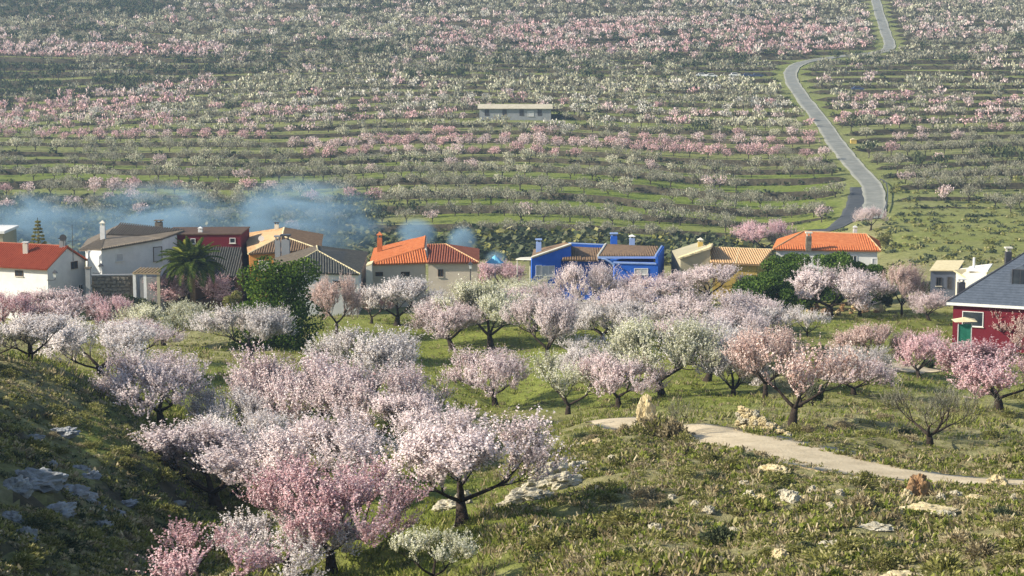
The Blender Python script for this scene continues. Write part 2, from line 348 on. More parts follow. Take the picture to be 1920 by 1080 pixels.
for p_ in me.polygons: pass
me.polygons.foreach_set('use_smooth', np.ones(len(me.polygons), dtype=bool))
# plain beyond the modelled valley so that the sheet reaches the horizon
far_x = np.linspace(-1480, 1480, 40); fy = np.linspace(-300, 1740, 40)
GX, GY = np.meshgrid(far_x, fy)
topz = float(base(0., 1150.)[0])
GZ = np.where(GY > 1100, topz - 8 + (GY - 1100) * .08, -8 - 0 * GY)
GZ = GZ + np.abs(GX) * .0
idf = np.arange(1600).reshape(40, 40)
land = link('distant_land', mesh_np('distant_land', np.stack([GX, GY, GZ], -1).reshape(-1, 3), np.stack([idf[:-1, :-1], idf[:-1, 1:], idf[1:, 1:], idf[1:, :-1]], -1).reshape(-1, 4)), mat=M['w_stone'])
land.data.materials.clear(); land.data.materials.append(mat_noise('distant_scrubland', (.06, .065, .03), (.14, .14, .07), .05, .95))
tag(land, 'scrubland continuing beyond the valley', kind='structure')

def ribbon(name, c, widths, mat, lift, thick=.3):
    c = np.array(c); t = np.gradient(c, axis=0); t /= np.linalg.norm(t, axis=1)[:, None]; nrm = np.stack([-t[:, 1], t[:, 0]], -1)
    W = np.interp(np.linspace(0, 1, len(c)), np.linspace(0, 1, len(widths)), widths)
    m_ = 7; V = []; 
    for j in range(m_):
        s = (j / (m_ - 1) - .5)
        jit = 0 if 0 < j < m_ - 1 else .35 * cross_noise(np.arange(len(c)) * .7 + j * 9, np.zeros(len(c)), 11)
        q = c + nrm * ((s + jit * .18 * np.sign(s)) * W)[:, None] if 0 in (j, j - m_ + 1) else c + nrm * (s * W)[:, None]
        V.append(np.stack([q[:, 0], q[:, 1], base(q[:, 0], q[:, 1]) + lift], -1))
    top = np.array(V); bot = top[[0, -1]].copy(); bot[:, :, 2] -= thick
    Lc = len(c); allv = np.concatenate([top.reshape(-1, 3), bot.reshape(-1, 3)]); F = []
    for j in range(m_ - 1):
        for i in range(Lc - 1): F.append((j * Lc + i, j * Lc + i + 1, (j + 1) * Lc + i + 1, (j + 1) * Lc + i))
    for i in range(Lc - 1):
        F.append((i, i + 1, m_ * Lc + i + 1, m_ * Lc + i)); k = (m_ - 1) * Lc; F.append((k + i, k + i + 1, (m_ + 1) * Lc + i + 1, (m_ + 1) * Lc + i))
    return link(name, mesh_np(name, allv, F), mat=mat)
tag(ribbon('road', road_c, [5.2, 5, 5, 4.8, 4.6, 4.6, 4.6], M['concrete'], .22, .5), 'pale concrete road climbing the terraced hillside', kind='structure')
tag(ribbon('side_road', lane_c, [5, 5, 5, 4.5, 4], M['asphalt'], .16, .5), 'dark asphalt road curving up behind the orange roofed house', kind='structure')
tag(ribbon('path', path_c, [4.0, 4.6, 3.6, 5.6, 7.6, 8.0, 7.2, 5.4, 3.6, 3.0, 2.6], M['dirt'], .06, .25), 'pale dirt path crossing the slope', kind='structure')
tag(ribbon('upper_path', path2_c, [1.5, 4.5, 2], M['dirt'], .08, .3), 'bare dirt patch among the pink almond trees', kind='structure')

# ------------------------------------------------------------------ mesh builders
class MB:
    def __init__(s): s.V = []; s.F = []
    def add(s, V, F):
        k = len(s.V); s.V += [tuple(v) for v in V]; s.F += [tuple(i + k for i in f) for f in F]; return s
    def box(s, x0, x1, y0, y1, z0, z1):
        return s.add([(x0,y0,z0),(x1,y0,z0),(x1,y1,z0),(x0,y1,z0),(x0,y0,z1),(x1,y0,z1),(x1,y1,z1),(x0,y1,z1)],
                     [(3,2,1,0),(4,5,6,7),(0,1,5,4),(1,2,6,5),(2,3,7,6),(3,0,4,7)])
    def prism(s, poly, vec):
        n = len(poly); poly = [Vector(p) for p in poly]; vec = Vector(vec)
        return s.add(poly + [p + vec for p in poly], [tuple(range(n))[::-1], tuple(range(n, 2 * n))] + [(i, (i + 1) % n, n + (i + 1) % n, n + i) for i in range(n)])
    def tube(s, pts, rad, sides=6, cap=True):
        pts = [Vector(p) for p in pts]; k0 = len(s.V); ref = None
        for i, p in enumerate(pts):
            t = (pts[min(i + 1, len(pts) - 1)] - pts[max(i - 1, 0)]).normalized()
            a = t.orthogonal().normalized() if ref is None else (ref - t * ref.dot(t)).normalized(); ref = a; b = t.cross(a)
            for j in range(sides):
                an = 2 * math.pi * j / sides; s.V.append(tuple(p + (a * math.cos(an) + b * math.sin(an)) * rad[i]))
        for i in range(len(pts) - 1):
            for j in range(sides):
                s.F.append((k0 + i * sides + j, k0 + i * sides + (j + 1) % sides, k0 + (i + 1) * sides + (j + 1) % sides, k0 + (i + 1) * sides + j))
        if cap: s.F.append(tuple(k0 + j for j in range(sides))[::-1]); s.F.append(tuple(k0 + (len(pts) - 1) * sides + j for j in range(sides)))
        return s
    def build(s, name, mat, parent=None, smoothf=False):
        me = bpy.data.meshes.new(name); me.from_pydata(s.V, [], s.F); me.update()
        if smoothf: me.polygons.foreach_set('use_smooth', [True] * len(me.polygons))
        return link(name, me, parent, mat)
def quads(C, size, rg, elong=None, axis=None, face=None):
    """loose square petals or leaves at centres C"""
    n = len(C); a = rg.normal(size=(n, 3)); 
    if axis is not None: a = axis + a * .35
    a /= np.linalg.norm(a, axis=1)[:, None] + 1e-9
    if face is not None:
        fn = face + rg.normal(size=(n, 3)) * .55; a -= (a * fn).sum(1)[:, None] * fn / ((fn * fn).sum(1)[:, None]); a /= np.linalg.norm(a, axis=1)[:, None] + 1e-9
    b = (rg.normal(size=(n, 3)) if face is None else np.cross(fn, a)); b -= (b * a).sum(1)[:, None] * a; b /= np.linalg.norm(b, axis=1)[:, None] + 1e-9
    s = size * rg.uniform(.6, 1.3, n); e = np.ones(n) if elong is None else np.full(n, elong)
    A = a * (s * e)[:, None]; B = b * s[:, None]
    V = np.stack([C - A * .5 , C - B * .5 + A * .05, C + A * .5, C + B * .5 - A * .05], 1).reshape(-1, 3)
    return V, np.arange(4 * n).reshape(n, 4)
def tri_quads_mesh(name, V, F): return mesh_np(name, V, F)

# ------------------------------------------------------------------ almond trees (unit: crown about 7 m wide, 4.8 m tall)
def almond(seed, dens=1.0, petal=.071, spikes_per=6, lean=None, upright=1.0, twiggy=False):
    rd = random.Random(seed); rg = np.random.default_rng(seed)
    mb = MB(); S = []      # S: flowering twigs (start, direction, length)
    ln = Vector((rd.uniform(-.25, .25), rd.uniform(-.2, .2), 1)) if lean is None else Vector(lean)
    def branch(p, d, L, r, lev):
        n = 4 if lev < 3 else 3; pts = [p.copy()]; rad = [r]; d = d.normalized()
        for i in range(n):
            wob = .16 if lev else .08
            d = (d + Vector((rd.uniform(-wob, wob), rd.uniform(-wob, wob), rd.uniform(-wob, wob) + (.10 * upright if lev > 1 else .03)))).normalized()
            pts.append(pts[-1] + d * L / n); rad.append(r * (1 - .45 * (i + 1) / n))
        if lev == 0: rad[0] *= 1.5; rad[1] *= 1.1
        mb.tube(pts, rad, 7 if lev == 0 else (6 if lev == 1 else (4 if lev == 2 else 3)), cap=(lev < 2))
        if lev >= 2:
            for _ in range(int(spikes_per * dens * (1.3 if lev == 4 else 1))):
                t = rd.uniform(.15, 1); i = min(int(t * n), n - 1); q = pts[i].lerp(pts[i + 1], t * n - i)
                o = Vector((rd.uniform(-1, 1), rd.uniform(-1, 1), rd.uniform(-.5, 1.2)))
                sd_ = (d * .55 + o * .7 + Vector((0, 0, .75 * upright))).normalized()
                S.append((q, sd_, rd.uniform(.35, 1.15) * (1.1 if lev == 4 else .65)))
        if lev == 4: return
        cnt = {0: 4 if dens > .8 else rd.choice([3, 4]), 1: 4 if dens > .8 else 3, 2: 4, 3: 4}[lev]; ph = rd.uniform(0, 6.28)
        for c in range(cnt):
            an = ph + c * 2 * math.pi / cnt + rd.uniform(-.4, .4)
            perp = d.orthogonal().normalized(); perp2 = d.cross(perp)
            side = perp * math.cos(an) + perp2 * math.sin(an)
            if lev == 0: side = Vector((math.cos(an), math.sin(an), 0)); nd = side * rd.uniform(.8, 1.25) + Vector((0, 0, rd.uniform(.55, .95)))
            else:
                nd = d + side * rd.uniform(.55, 1.05) + Vector((0, 0, .12 if lev < 3 else .3))
                hz = Vector((p.x, p.y, 0)); 
                if hz.length > .3: nd += hz.normalized() * .22
            q = pts[-1] if (lev == 0 or c < 2) else pts[-2]
            branch(q, nd, {0: 1.55, 1: 1.15, 2: .85, 3: .6}[lev] * rd.uniform(.75, 1.2), rad[-1] * (.72 if lev == 0 else .66), lev + 1)
    branch(Vector((0, 0, -.25)), ln, 1.25, .27, 0)
    P0 = np.array([s[0] for s in S]); D = np.array([s[1] for s in S]); Ls = np.array([s[2] for s in S])
    # keep the crown open here and there
    nn = np.array([mnoise.noise(Vector(p) * .85 + Vector((seed * 7.1, 0, 0))) for p in P0])
    keep = nn > (-.42 if dens >= .8 else -.1)
    P0, D, Ls = P0[keep], D[keep], Ls[keep]
    W = np.vstack([P0 + D * Ls[:, None]]); 
    k = 18 if not twiggy else 5
    t = rg.uniform(0, 1, (len(P0), k)); C = P0[:, None] + D[:, None] * (Ls[:, None] * t)[..., None]
    C = C.reshape(-1, 3) + rg.normal(size=(len(P0) * k, 3)) * .020
    if twiggy:
        # bare twigs: slim slivers, with a few buds
        s1, f1 = quads(P0 + D * Ls[:, None] * .5, .045, rg, elong=1)
        A_ = D * Ls[:, None] * .5; B_ = np.cross(D, rg.normal(size=D.shape)); B_ /= np.linalg.norm(B_, axis=1)[:, None]; c_ = P0 + A_
        V1 = np.stack([c_ - A_, c_ - B_ * .012, c_ + A_, c_ + B_ * .012], 1).reshape(-1, 3); F1 = np.arange(len(V1)).reshape(-1, 4)
        V2, F2 = quads(C, petal * .8, rg); V = np.concatenate([V1, V2]); F = np.concatenate([F1, F2 + len(V1)])
    else:
        cc = C - np.array([C[:, 0].mean(), C[:, 1].mean(), np.percentile(C[:, 2], 12)]); cc /= np.linalg.norm(cc, axis=1)[:, None] + 1e-6
        V, F = quads(C, petal, rg, elong=1.15, face=cc * .75 + rg.normal(size=C.shape) * .3 + np.repeat(D, k, axis=0) * .3)
    B_ = np.cross(D, rg.normal(size=D.shape)); B_ /= np.linalg.norm(B_, axis=1)[:, None]
    tw = np.stack([P0 - B_ * .009, P0 + B_ * .009, P0 + D * (Ls * .9)[:, None]], 1).reshape(-1, 3); k0 = len(mb.V)
    mb.V += [tuple(q) for q in tw]; mb.F += [(k0 + 3 * i, k0 + 3 * i + 1, k0 + 3 * i + 2) for i in range(len(P0))]
    tm = bpy.data.meshes.new('trunk'); tm.from_pydata(mb.V, [], mb.F); tm.update(); tm.polygons.foreach_set('use_smooth', [True] * len(tm.polygons))
    tm.materials.append(M['bark'])
    cm = tri_quads_mesh('crown', V, F); cm.materials.append(M['pale'])
    # size of the crown, for fitting
    lo, hi = np.percentile(V, 1, axis=0), np.percentile(V, 99.3, axis=0)
    return dict(trunk=tm, crown=cm, w=(hi[0] - lo[0] + hi[1] - lo[1]) / 2, cx=(hi[0] + lo[0]) / 2, cy=(hi[1] + lo[1]) / 2, h=hi[2])
FULL = [almond(s, 1.0) for s in (11, 12, 13, 14, 15, 16)]
SPARSE = [almond(s, .6, .085, 7) for s in (31, 32, 33)]
BARE = [almond(s, .5, .055, 7, twiggy=True) for s in (41, 42)]
tree_count = {}
M['rock_d'] = mat_noise('dark_wall_stone', (.12, .10, .08), (.27, .24, .19), 1.6, .95, .8, 6)
def put_tree(tp, name, x, y, wm, hm, flower, rz, label, cat, group, dz=0.0):
    e = empty(name, (x, y, gz(x, y) + dz), rz)
    for part, me in (('trunk', tp['trunk']), ('crown', tp['crown'])):
        o = bpy.data.objects.new(part, me); col.objects.link(o); o.parent = e
        o.scale = (wm / tp['w'], wm / tp['w'], hm / tp['h'])
        if part == 'crown':
            o.material_slots[0].link = 'OBJECT'; o.material_slots[0].material = M.get('f_' + flower, M[flower]) if y > R0 + 5 else M[flower]
    tag(e, label, cat, group); return e
COL = {'pale': 'pale pink', 'pink': 'strong pink', 'mixed': 'light pink', 'white': 'white', 'cream': 'greenish white', 'salmon': 'salmon pink', 'grey': 'grey, barely flowering'}
G1 = 'almond trees in the near orchard'
near_trees = [  # px, py of the trunk foot; crown width and top in the photograph; flower; form; mirrored; label
 (868,978,290,768,'pale','F','large white-pink almond tree with forked dark trunk left of the limestone outcrop'),
 (405,950,275,785,'pale','F','white-pink almond with thick leaning trunk at the foot of the shaded slope'),
 (540,1079,240,940,'white','F','white almond tree at the bottom edge, trunk forking low under the strong pink crown'),
 (622,1072,285,850,'pink','F','strong pink almond tree in the foreground, deepest pink crown of the near group'),
 (392,1150,235,1000,'pink','S','pink almond sprays rising from the bottom edge left of the forked trunk'),
 (305,797,235,650,'pale','F','pale pink almond with dark trunk standing on the bright grass strip at left'),
 (197,712,185,598,'white','F','creamy white almond with short trunk at the top of the grass strip'),
 (57,674,150,575,'white','F','creamy white almond tree on the crest of the shaded slope below the white house'),
 (560,835,240,645,'mixed','F','tall light pink almond left of centre in the dense blossom mass'),
 (705,840,230,668,'mixed','F','light pink almond at the centre right of the dense blossom mass'),
 (700,765,190,622,'white','F','white almond behind the dense blossom mass, right of the big green tree'),
 (452,905,215,765,'white','F','white almond crown overlapping the leaning trunk tree, left in the dense mass'),
 (615,935,240,768,'pale','F','white-pink almond directly behind the strong pink foreground tree'),
 (780,875,175,742,'pale','F','white-pink almond behind and left of the large forked tree'),
 (430,835,150,715,'white','F','white almond between the grass strip tree and the dense blossom mass'),
 (745,745,110,695,'pink','S','small deep pink almond peeping out in the middle of the blossom mass'),
 (520,790,190,690,'mixed','F','light pink almond under the tall one in the dense mass, second row'),
 (930,772,170,660,'mixed','F','light pink almond with trunk leaning left, alone on the grass right of the mass'),
 (850,662,140,568,'mixed','F','rounded light pink almond with bent dark trunk above the leaning one'),
 (920,655,140,525,'cream','F','tall greenish almond with straight trunk below the orange roofed house'),
 (1065,783,140,655,'cream','S','sparse greenish almond with thin forked trunk left of the short path end'),
 (1160,772,155,668,'mixed','F','light pink almond with two diverging trunks above the short path end'),
 (1025,692,125,560,'pale','F','pale almond with slim trunk on the shaded grass right of the greenish tall one'),
 (1245,747,205,590,'cream','F','big greenish white almond with heavy dark limbs in the middle of the orchard'),
 (1325,720,165,600,'white','F','white almond behind and right of the big greenish white one'),
 (1372,750,130,628,'white','F','white almond with thick bent trunk on the grass left of the salmon tree'),
 (1485,798,215,608,'salmon','S','thinly flowering pinkish almond with dark forked limbs beside the dry stone wall'),
 (1435,752,135,615,'salmon','F','salmon pink almond behind the thinly flowering tree at the dry stone wall'),
 (1745,830,195,690,'grey','B','almost bare almond with wide dark forks on the dry slope at right'),
 (1273,820,66,738,'grey','B','tiny bare sapling beside the dirt path'),
 (1725,714,104,620,'pink','F','small deep pink almond beside the bare dirt patch at right'),
 (1620,688,98,602,'salmon','F','salmon pink almond with pointed crown left of the bare dirt patch'),
 (1612,722,105,655,'white','F','low white almond in front of the pointed salmon pink one'),
 (1600,748,150,680,'mixed','F','low pinkish almond at the edge of the dry slope'),
 (1872,778,240,648,'pink','F','broad pink almond cut by the right edge of the picture'),
 (1100,592,112,488,'pale','F','pale almond with open Y trunk in front of the bright blue house'),
 (1220,584,140,514,'mixed','F','light pink almond with branching dark limbs right below the blue house'),
 (1325,564,112,492,'pale','F','pale pink almond in front of the yellow house'),
 (1130,645,140,560,'white','F','white almond below the Y trunk tree of the blue house'),
 (1330,645,190,548,'pale','F','wide pale almond in the middle row below the yellow house'),
 (1205,655,130,572,'white','F','white almond left of the wide pale one in the middle row'),
 (1000,625,150,538,'mixed','F','light pink almond in the row below the blue house left end'),
 (1410,625,110,555,'pale','F','pale almond beside the brown rubble pile'),
 (1462,640,80,575,'white','S','small white almond right of the brown rubble pile'),
 (1512,640,66,573,'white','S','smallest white almond in the clearing below the pines'),
 (1556,594,165,500,'pale','F','broad pale pink almond in front of the dark pines'),
 (1612,592,88,508,'pale','F','pale pink almond at the right end of the dark pines'),
 (1692,592,72,490,'salmon','F','tall pinkish almond right of the pines with leafless base'),
 (1742,605,80,550,'mixed','F','light pink almond left of the slate roofed house'),
 (745,612,120,518,'white','F','whitish almond with thin dark trunk in front of the beige house'),
 (697,608,64,545,'pink','S','small bright pink almond in front of the beige house left corner'),
 (632,640,90,525,'salmon','F','tall greyish pink almond right behind the big green tree'),
 (470,685,150,585,'white','F','white almond leaning right in front of the big green tree'),
 (312,655,165,562,'cream','F','grey-green almond below the pink one by the palm'),
 (345,580,155,505,'pink','F','rounded bright pink tree behind the palm trunk'),
 (120,628,140,540,'mixed','F','light pink almond in front of the white house with red roof'),
 (207,625,84,553,'pink','F','pink almond in front of the rubble garden wall'),
 (15,640,120,556,'pink','F','pink almond at the left edge in front of the white house'),
 (262,690,140,612,'mixed','F','light pink almond behind the pale one of the grass strip'),
 (-10,668,130,585,'grey','S','greyish budding almond at the left edge behind the shaded slope'),
 (935,545,100,488,'pink','F','pink tree between the beige house and the blue house'),
 (1060,556,66,517,'pale','F','small pale almond at the blue house left wall'),
 (1912,668,125,572,'salmon','F','pinkish almond in front of the dark red wall'),
 (1432,478,104,412,'pink','F','tall pink almond behind the yellow and orange roofs'),
 (1470,478,70,430,'grey','F','greyish almond beside the tall pink one behind the roofs'),
 (1632,432,52,388,'mixed','F','pale rounded almond at the lower end of the concrete road'),
 (442,938,100,862,'grey','S','small sparse almond behind the leaning trunk in the foreground'),
 (815,1100,150,985,'cream','S','low sparse white almond bush at the bottom edge right of the pink tree'),
 (840,620,120,545,'white','F','whitish almond in front of the beige house right half'),
 (1500,770,100,690,'grey','B','bare twiggy tree behind the dry stone wall'),
 (1390,700,110,620,'white','F','white almond just left of the salmon pink one'),
 (1080,690,110,620,'white','S','white thin almond on the shaded grass at the orchard centre'),
 (985,585,110,520,'cream','F','cream almond beneath the pink tree near the blue house'),
 (1265,620,120,560,'pale','F','pale almond in the row below the yellow house'),
 (1830,700,70,650,'mixed','S','small light pink tree near the white garden fence'),
 (1110,735,125,655,'white','F','white almond between the sparse greenish tree and the two trunked pink one'),
 (1295,690,130,605,'pale','F','pale pink almond behind the big greenish white one'),
 (1180,625,130,548,'pale','F','pale pink almond below the blue house middle'),
 (1380,665,130,585,'pale','F','pale pink almond behind the salmon pink one, left of the small white pair'),
]
EXC = []
CROWN = {0: 875, 1: 395, 2: 545, 3: 603, 4: 335, 5: 197, 6: 112, 17: 910, 18: 847, 21: 1152, 23: 1236, 25: 1382, 26: 1492, 28: 1750, 35: 1098, 36: 1220, 49: 745, 52: 462, 54: 350}
NT = 0
for i, (bx, by, wpx, top, fl, form, lab) in enumerate(near_trees):
    x, y = hit(bx, by if by < 1079 else by); s = FPX / y
    pool = {'F': FULL, 'S': SPARSE, 'B': BARE}[form]; tp = pool[(i * 5 + 3) % len(pool)]
    want = (CROWN.get(i, bx) - bx) / s; k_ = wpx / s * 1.06 / tp['w']; ph_ = random.uniform(0, 6.28)
    rz = min((ph_ + q * 6.283 / 24 for q in range(24)), key=lambda r: abs(k_ * (tp['cx'] * math.cos(r) - tp['cy'] * math.sin(r)) - want))
    put_tree(tp, 'almond_tree', x, y, wpx / s * 1.06, (by - top) / s * .97, fl, rz, lab, 'tree', G1)
    EXC.append((x, y)); NT += 1

# ------------------------------------------------------------------ far slope trees
def far_crown(seed, nq, size, twiggy=False):
    rd = random.Random(seed); rg = np.random.default_rng(seed); C = []
    nl = 7; lobes = [(rd.uniform(-1, 1) * .62, rd.uniform(-1, 1) * .62, rd.uniform(.45, .78), rd.uniform(.28, .45)) for _ in range(nl)] + [(0, 0, .72, .45)]
    for _ in range(nq):
        cx, cy, cz, r = rd.choice(lobes); v = rg.normal(size=3); v /= np.linalg.norm(v)
        q = r * rd.uniform(.55, 1.08); C.append((cx + v[0] * q, cy + v[1] * q, cz + v[2] * q * .62 + rd.uniform(0, .1)))
    V, F = quads(np.array(C), size, rg, elong=1.5 if not twiggy else 2.6, axis=np.array([[0, 0, 1.0]]) * .6)
    return V, F
def far_trunk(seed):
    rd = random.Random(seed); mb = MB(); mb.tube([(0, 0, -.1), (rd.uniform(-.05, .05), 0, .28)], [.055, .04], 4, False)
    for k in range(3):
        a = k * 2.1 + rd.uniform(-.4, .4); mb.tube([(0, 0, .26), (math.cos(a) * .3, math.sin(a) * .3, .55), (math.cos(a) * .5, math.sin(a) * .5, .85)], [.035, .022, .012], 3, False)
    return np.array(mb.V), np.array(mb.F)
FARH = [(far_crown(60 + i, 480, .075), far_trunk(60 + i)) for i in range(4)]
FARM = [(far_crown(70 + i, 112, .14), far_trunk(70 + i)) for i in range(5)]
FARL = [(far_crown(80 + i, 60, .19), far_trunk(80 + i)) for i in range(5)]
FARTW = [(far_crown(90 + i, 520, .05, True), far_trunk(90 + i)) for i in range(4)]
def pick(px, py):
    """what grows at this place: weights for pink, mixed, white, cream, grey, dark evergreen, nothing"""
    W = dict(pink=0, mixed=.1, white=.1, cream=.25, grey=.45, dark=.05, none=.15)
    if px < 1480 + max(0, (py - 150) * .55) or (py < 130 and px < 1640):
        diag = 205 - px * .14                 # lower edge of the wooded ravine at the left
        if py < 30: W = dict(mixed=.25, white=.15, cream=.22, grey=.5, dark=.1) if px > 330 else dict(dark=.9, grey=.2)
        elif py < 85 and px < 330: W = dict(dark=.35, grey=.4, mixed=.12, cream=.15, none=.1)
        elif py < 80 and px < 800: W = dict(mixed=.26, white=.12, cream=.28, grey=.5, pink=.08, dark=.08)
        elif 30 <= py < 103 and px >= 780: W = dict(pink=.42, mixed=.3, white=.10, grey=.25, dark=.06) if py > 45 else dict(mixed=.35, white=.15, cream=.2, grey=.35)
        elif 84 <= py < 112 and px < 420: W = dict(pink=.5, mixed=.4, white=.1)
        elif 112 <= py < 122 and px < 300: W = dict(none=.9, grey=.1)
        elif py < diag and px < 400: W = dict(dark=.65, grey=.35, none=.08)
        elif py < diag + 38 and px < 400: W = dict(pink=.55, mixed=.35, white=.1)
        elif py < 150: W = dict(grey=.55, dark=.3, mixed=.1, cream=.12, none=.12)
        elif py < 200: W = dict(white=.22, cream=.5, grey=.3, mixed=.05, pink=.04)
        elif py < 236: W = dict(white=.25, cream=.2, mixed=.28, pink=.1, grey=.3, dark=.05)
        elif py < 268 and px < 600: W = dict(pink=.55, mixed=.25, cream=.2)
        elif py < 256: W = dict(mixed=.14, white=.12, cream=.38, grey=.38, dark=.08)
        elif py < 296: W = dict(pink=.72, mixed=.25, white=.04) if px > 560 else dict(grey=.4, cream=.3, none=.3)
        elif py < 338: W = dict(grey=.62, cream=.22, mixed=.04, none=.12)
        elif py < 378 and px < 780: W = dict(pink=.12, mixed=.25, grey=.4, cream=.2, none=.2)
        elif py < 375: W = dict(grey=.75, cream=.12, mixed=.04, none=.1)
        elif px > 780: W = dict(grey=.55, none=.45, mixed=.03)
        else: W = dict(grey=.4, dark=.3, none=.4, mixed=.03)
    else:
        if py < 40: W = dict(mixed=.25, cream=.25, grey=.5)
        elif py < 75: W = dict(mixed=.4, white=.2, grey=.3, pink=.1)
        elif py < 125: W = dict(grey=.5, cream=.2, dark=.1, mixed=.1, none=.2)
        elif py < 185: W = dict(grey=.4, cream=.15, none=.5, mixed=.1)
        elif py < 232: W = dict(pink=.35, mixed=.3, grey=.4, cream=.1)
        elif py < 300: W = dict(grey=.6, mixed=.15, pink=.12, cream=.2, dark=.08)
        elif py < 330: W = dict(grey=.55, dark=.15, mixed=.05, none=.3)
        elif py < 385: W = dict(grey=.5, mixed=.06, none=.5)
        else: W = dict(none=.8, grey=.2)
    return W
cand = []
rf = random.Random(21)
for k in range(len(rk) - 1):
    w_ = rk[k + 1] - rk[k]; nrow = 1 if w_ < 15.5 and rk[k] < 640 else 2
    if rk[k] > 1000: break
    dens = 1.0
    for j in range(nrow):
        r = rk[k] + w_ * (j + .55) / nrow; u = -.30
        while u < .30:
            y = r + float(warp(np.array([u]), np.array([r]))[0]) + rf.uniform(-.8, .8); x = u * y
            u += rf.uniform(4.2, 5.9) / y
            cand.append((x, y, k, j))
CX = np.array([c[0] for c in cand]); CY = np.array([c[1] for c in cand]); CZ_ = ground(CX, CY)
drd = np.minimum(dist_to(CX, CY, road_c), dist_to(CX, CY, lane_c))
PXc, PYc = proj(CX, CY, CZ_)
barn_c = hit(966, 222)
fars = []
for i in range(len(CX)):
    if drd[i] < (5.0 if CY[i] < 600 else 7.5) or math.hypot(CX[i] - barn_c[0], (CY[i] - barn_c[1]) * 1.0) < 13 or (abs(CX[i] - barn_c[0]) < 15 and -14 < CY[i] - barn_c[1] < 10 ): continue
    if 1300 < PXc[i] < 1475 and 138 < PYc[i] < 150: continue
    if cross_noise(np.array([CX[i] / 11.0]), np.array([CY[i] / 9.0]), 41)[0] < -.55: continue
    W = pick(PXc[i] + 14 * math.sin(PYc[i] * .3), PYc[i] - 1500 / CY[i] * 4 * .4 + rf.uniform(-3, 3)); ks = list(W); run = (0.5 + .62 * float(cross_noise(np.array([CX[i] / 24.0 + cand[i][2] * 7.3 + cand[i][3] * 3.1]), np.array([cand[i][2] * 5.7 + .5]), 55)[0]) + rf.uniform(-.16, .16)) % 1.0
    tot = sum(W.values()); acc = 0; kind = ks[-1]
    for q_ in ks:
        acc += W[q_] / tot
        if run < acc: kind = q_; break
    if kind == 'none': continue
    fars.append((CX[i], CY[i], CZ_[i], kind, PXc[i], PYc[i]))
fars.sort(key=lambda f: f[1])
# nearest ones are separate trees, the rest one mass
def mk(lod, mat_t):
    out_ = []
    for (cv_, cf), (tv, tf) in lod:
        c = tri_quads_mesh('crown', cv_, cf); c.materials.append(M['pale']); t = mesh_np('trunk', tv, tf); t.materials.append(mat_t)
        out_.append(dict(trunk=t, crown=c, w=2.0, cx=0, h=1.15))
    return out_
FH = mk(FARH, M['fbark']); FT = mk(FARTW, M['fbark'])
ORD = 'first second third fourth fifth sixth seventh eighth ninth tenth eleventh twelfth thirteenth fourteenth fifteenth sixteenth seventeenth eighteenth nineteenth twentieth'.split()
def spot(px, y):
    k = int(np.searchsorted(rk, y)) - 1; k = max(0, min(k, 19))
    lm = next(l for lim, l in [(160, 'white red-roofed house'), (300, 'brown roofed white house'), (460, 'dark red building'), (690, 'grey hipped roof'), (960, 'beige house'), (1260, 'bright blue house'), (1450, 'yellow house'), (1660, 'orange hipped roof'), (9999, 'right-hand outbuildings')] if px < lim)
    return 'on the ' + ORD[k] + ' terrace up beyond the ' + lm
def zone(px, py):
    if px > 1660: return 'right of the concrete road'
    if py > 375: return 'on the lowest green terraces behind the village'
    if px < 640: return 'on the far terraces above the smoke'
    if px > 1250: return 'on the far terraces left of the concrete road'
    return 'on the far terraces above the village roofs'
cnt_b, cnt_g = NT, 0; rest = []
for f in fars:
    x, y, z, kind, px, py = f
    vis = -40 < px < 1960
    if kind == 'dark': rest.append(f); continue
    if kind == 'grey':
        if vis and cnt_g < 260:
            cnt_g += 1; wd = rf.uniform(4.8, 6.8)
            put_tree(FT[cnt_g % 4], 'bare_tree', x, y, wd, wd * rf.uniform(.6, .75), 'grey', rf.uniform(0, 6), 'grey leafless almond tree ' + spot(px, y), 'tree', 'leafless trees ' + zone(px, py))
        else: rest.append(f)
    elif vis and cnt_b < 298:
        cnt_b += 1; wd = rf.uniform(4.6, 6.4)
        put_tree(FH[cnt_b % 4], 'almond_tree', x, y, wd, wd * rf.uniform(.6, .74), kind, rf.uniform(0, 6), COL[kind] + ' flowering almond ' + spot(px, y), 'tree', COL[kind] + ' almond trees ' + zone(px, py))
    else: rest.append(f)
fm = {k: i for i, k in enumerate(['pink', 'mixed', 'white', 'cream', 'grey', 'dark'])}
VV = []; FF = []; MI = []; off = 0
for f in rest:
    x, y, z, kind, px, py = f
    if kind == 'grey' and y < 650: tpl = FARTW[rf.randrange(4)] ; tpl = (FARM[rf.randrange(5)][0], tpl[1])
    else: tpl = (FARM if y < 620 else FARL)[rf.randrange(5)]
    wd = rf.uniform(2.2, 3.5) * (1.05 if kind == 'dark' else 1); a = rf.uniform(0, 6.28); ca, sa = math.cos(a) * wd, math.sin(a) * wd; hz = wd * rf.uniform(.95, 1.35)
    for q, (v, fc) in enumerate(tpl):
        if q == 1 and y > 800: continue
        v2 = np.stack([v[:, 0] * ca - v[:, 1] * sa + x, v[:, 0] * sa + v[:, 1] * ca + y, v[:, 2] * hz + z], -1)
        VV.append(v2); FF.append(fc + off); off += len(v); MI.append(np.full(len(fc), 6 if q else fm[kind], dtype=np.int32))
me = mesh_np('distant_orchard', np.concatenate(VV), np.concatenate(FF))
for k in fm: me.materials.append(M.get('f_' + k, M[k]))
me.materials.append(M['fbark']); me.polygons.foreach_set('material_index', np.concatenate(MI))
tag(link('distant_orchard', me), 'rows of pink and white almond trees covering the far terraces', 'orchard', kind='stuff')
print('FAR', len(fars), 'rest', len(rest), 'polys', len(me.polygons))

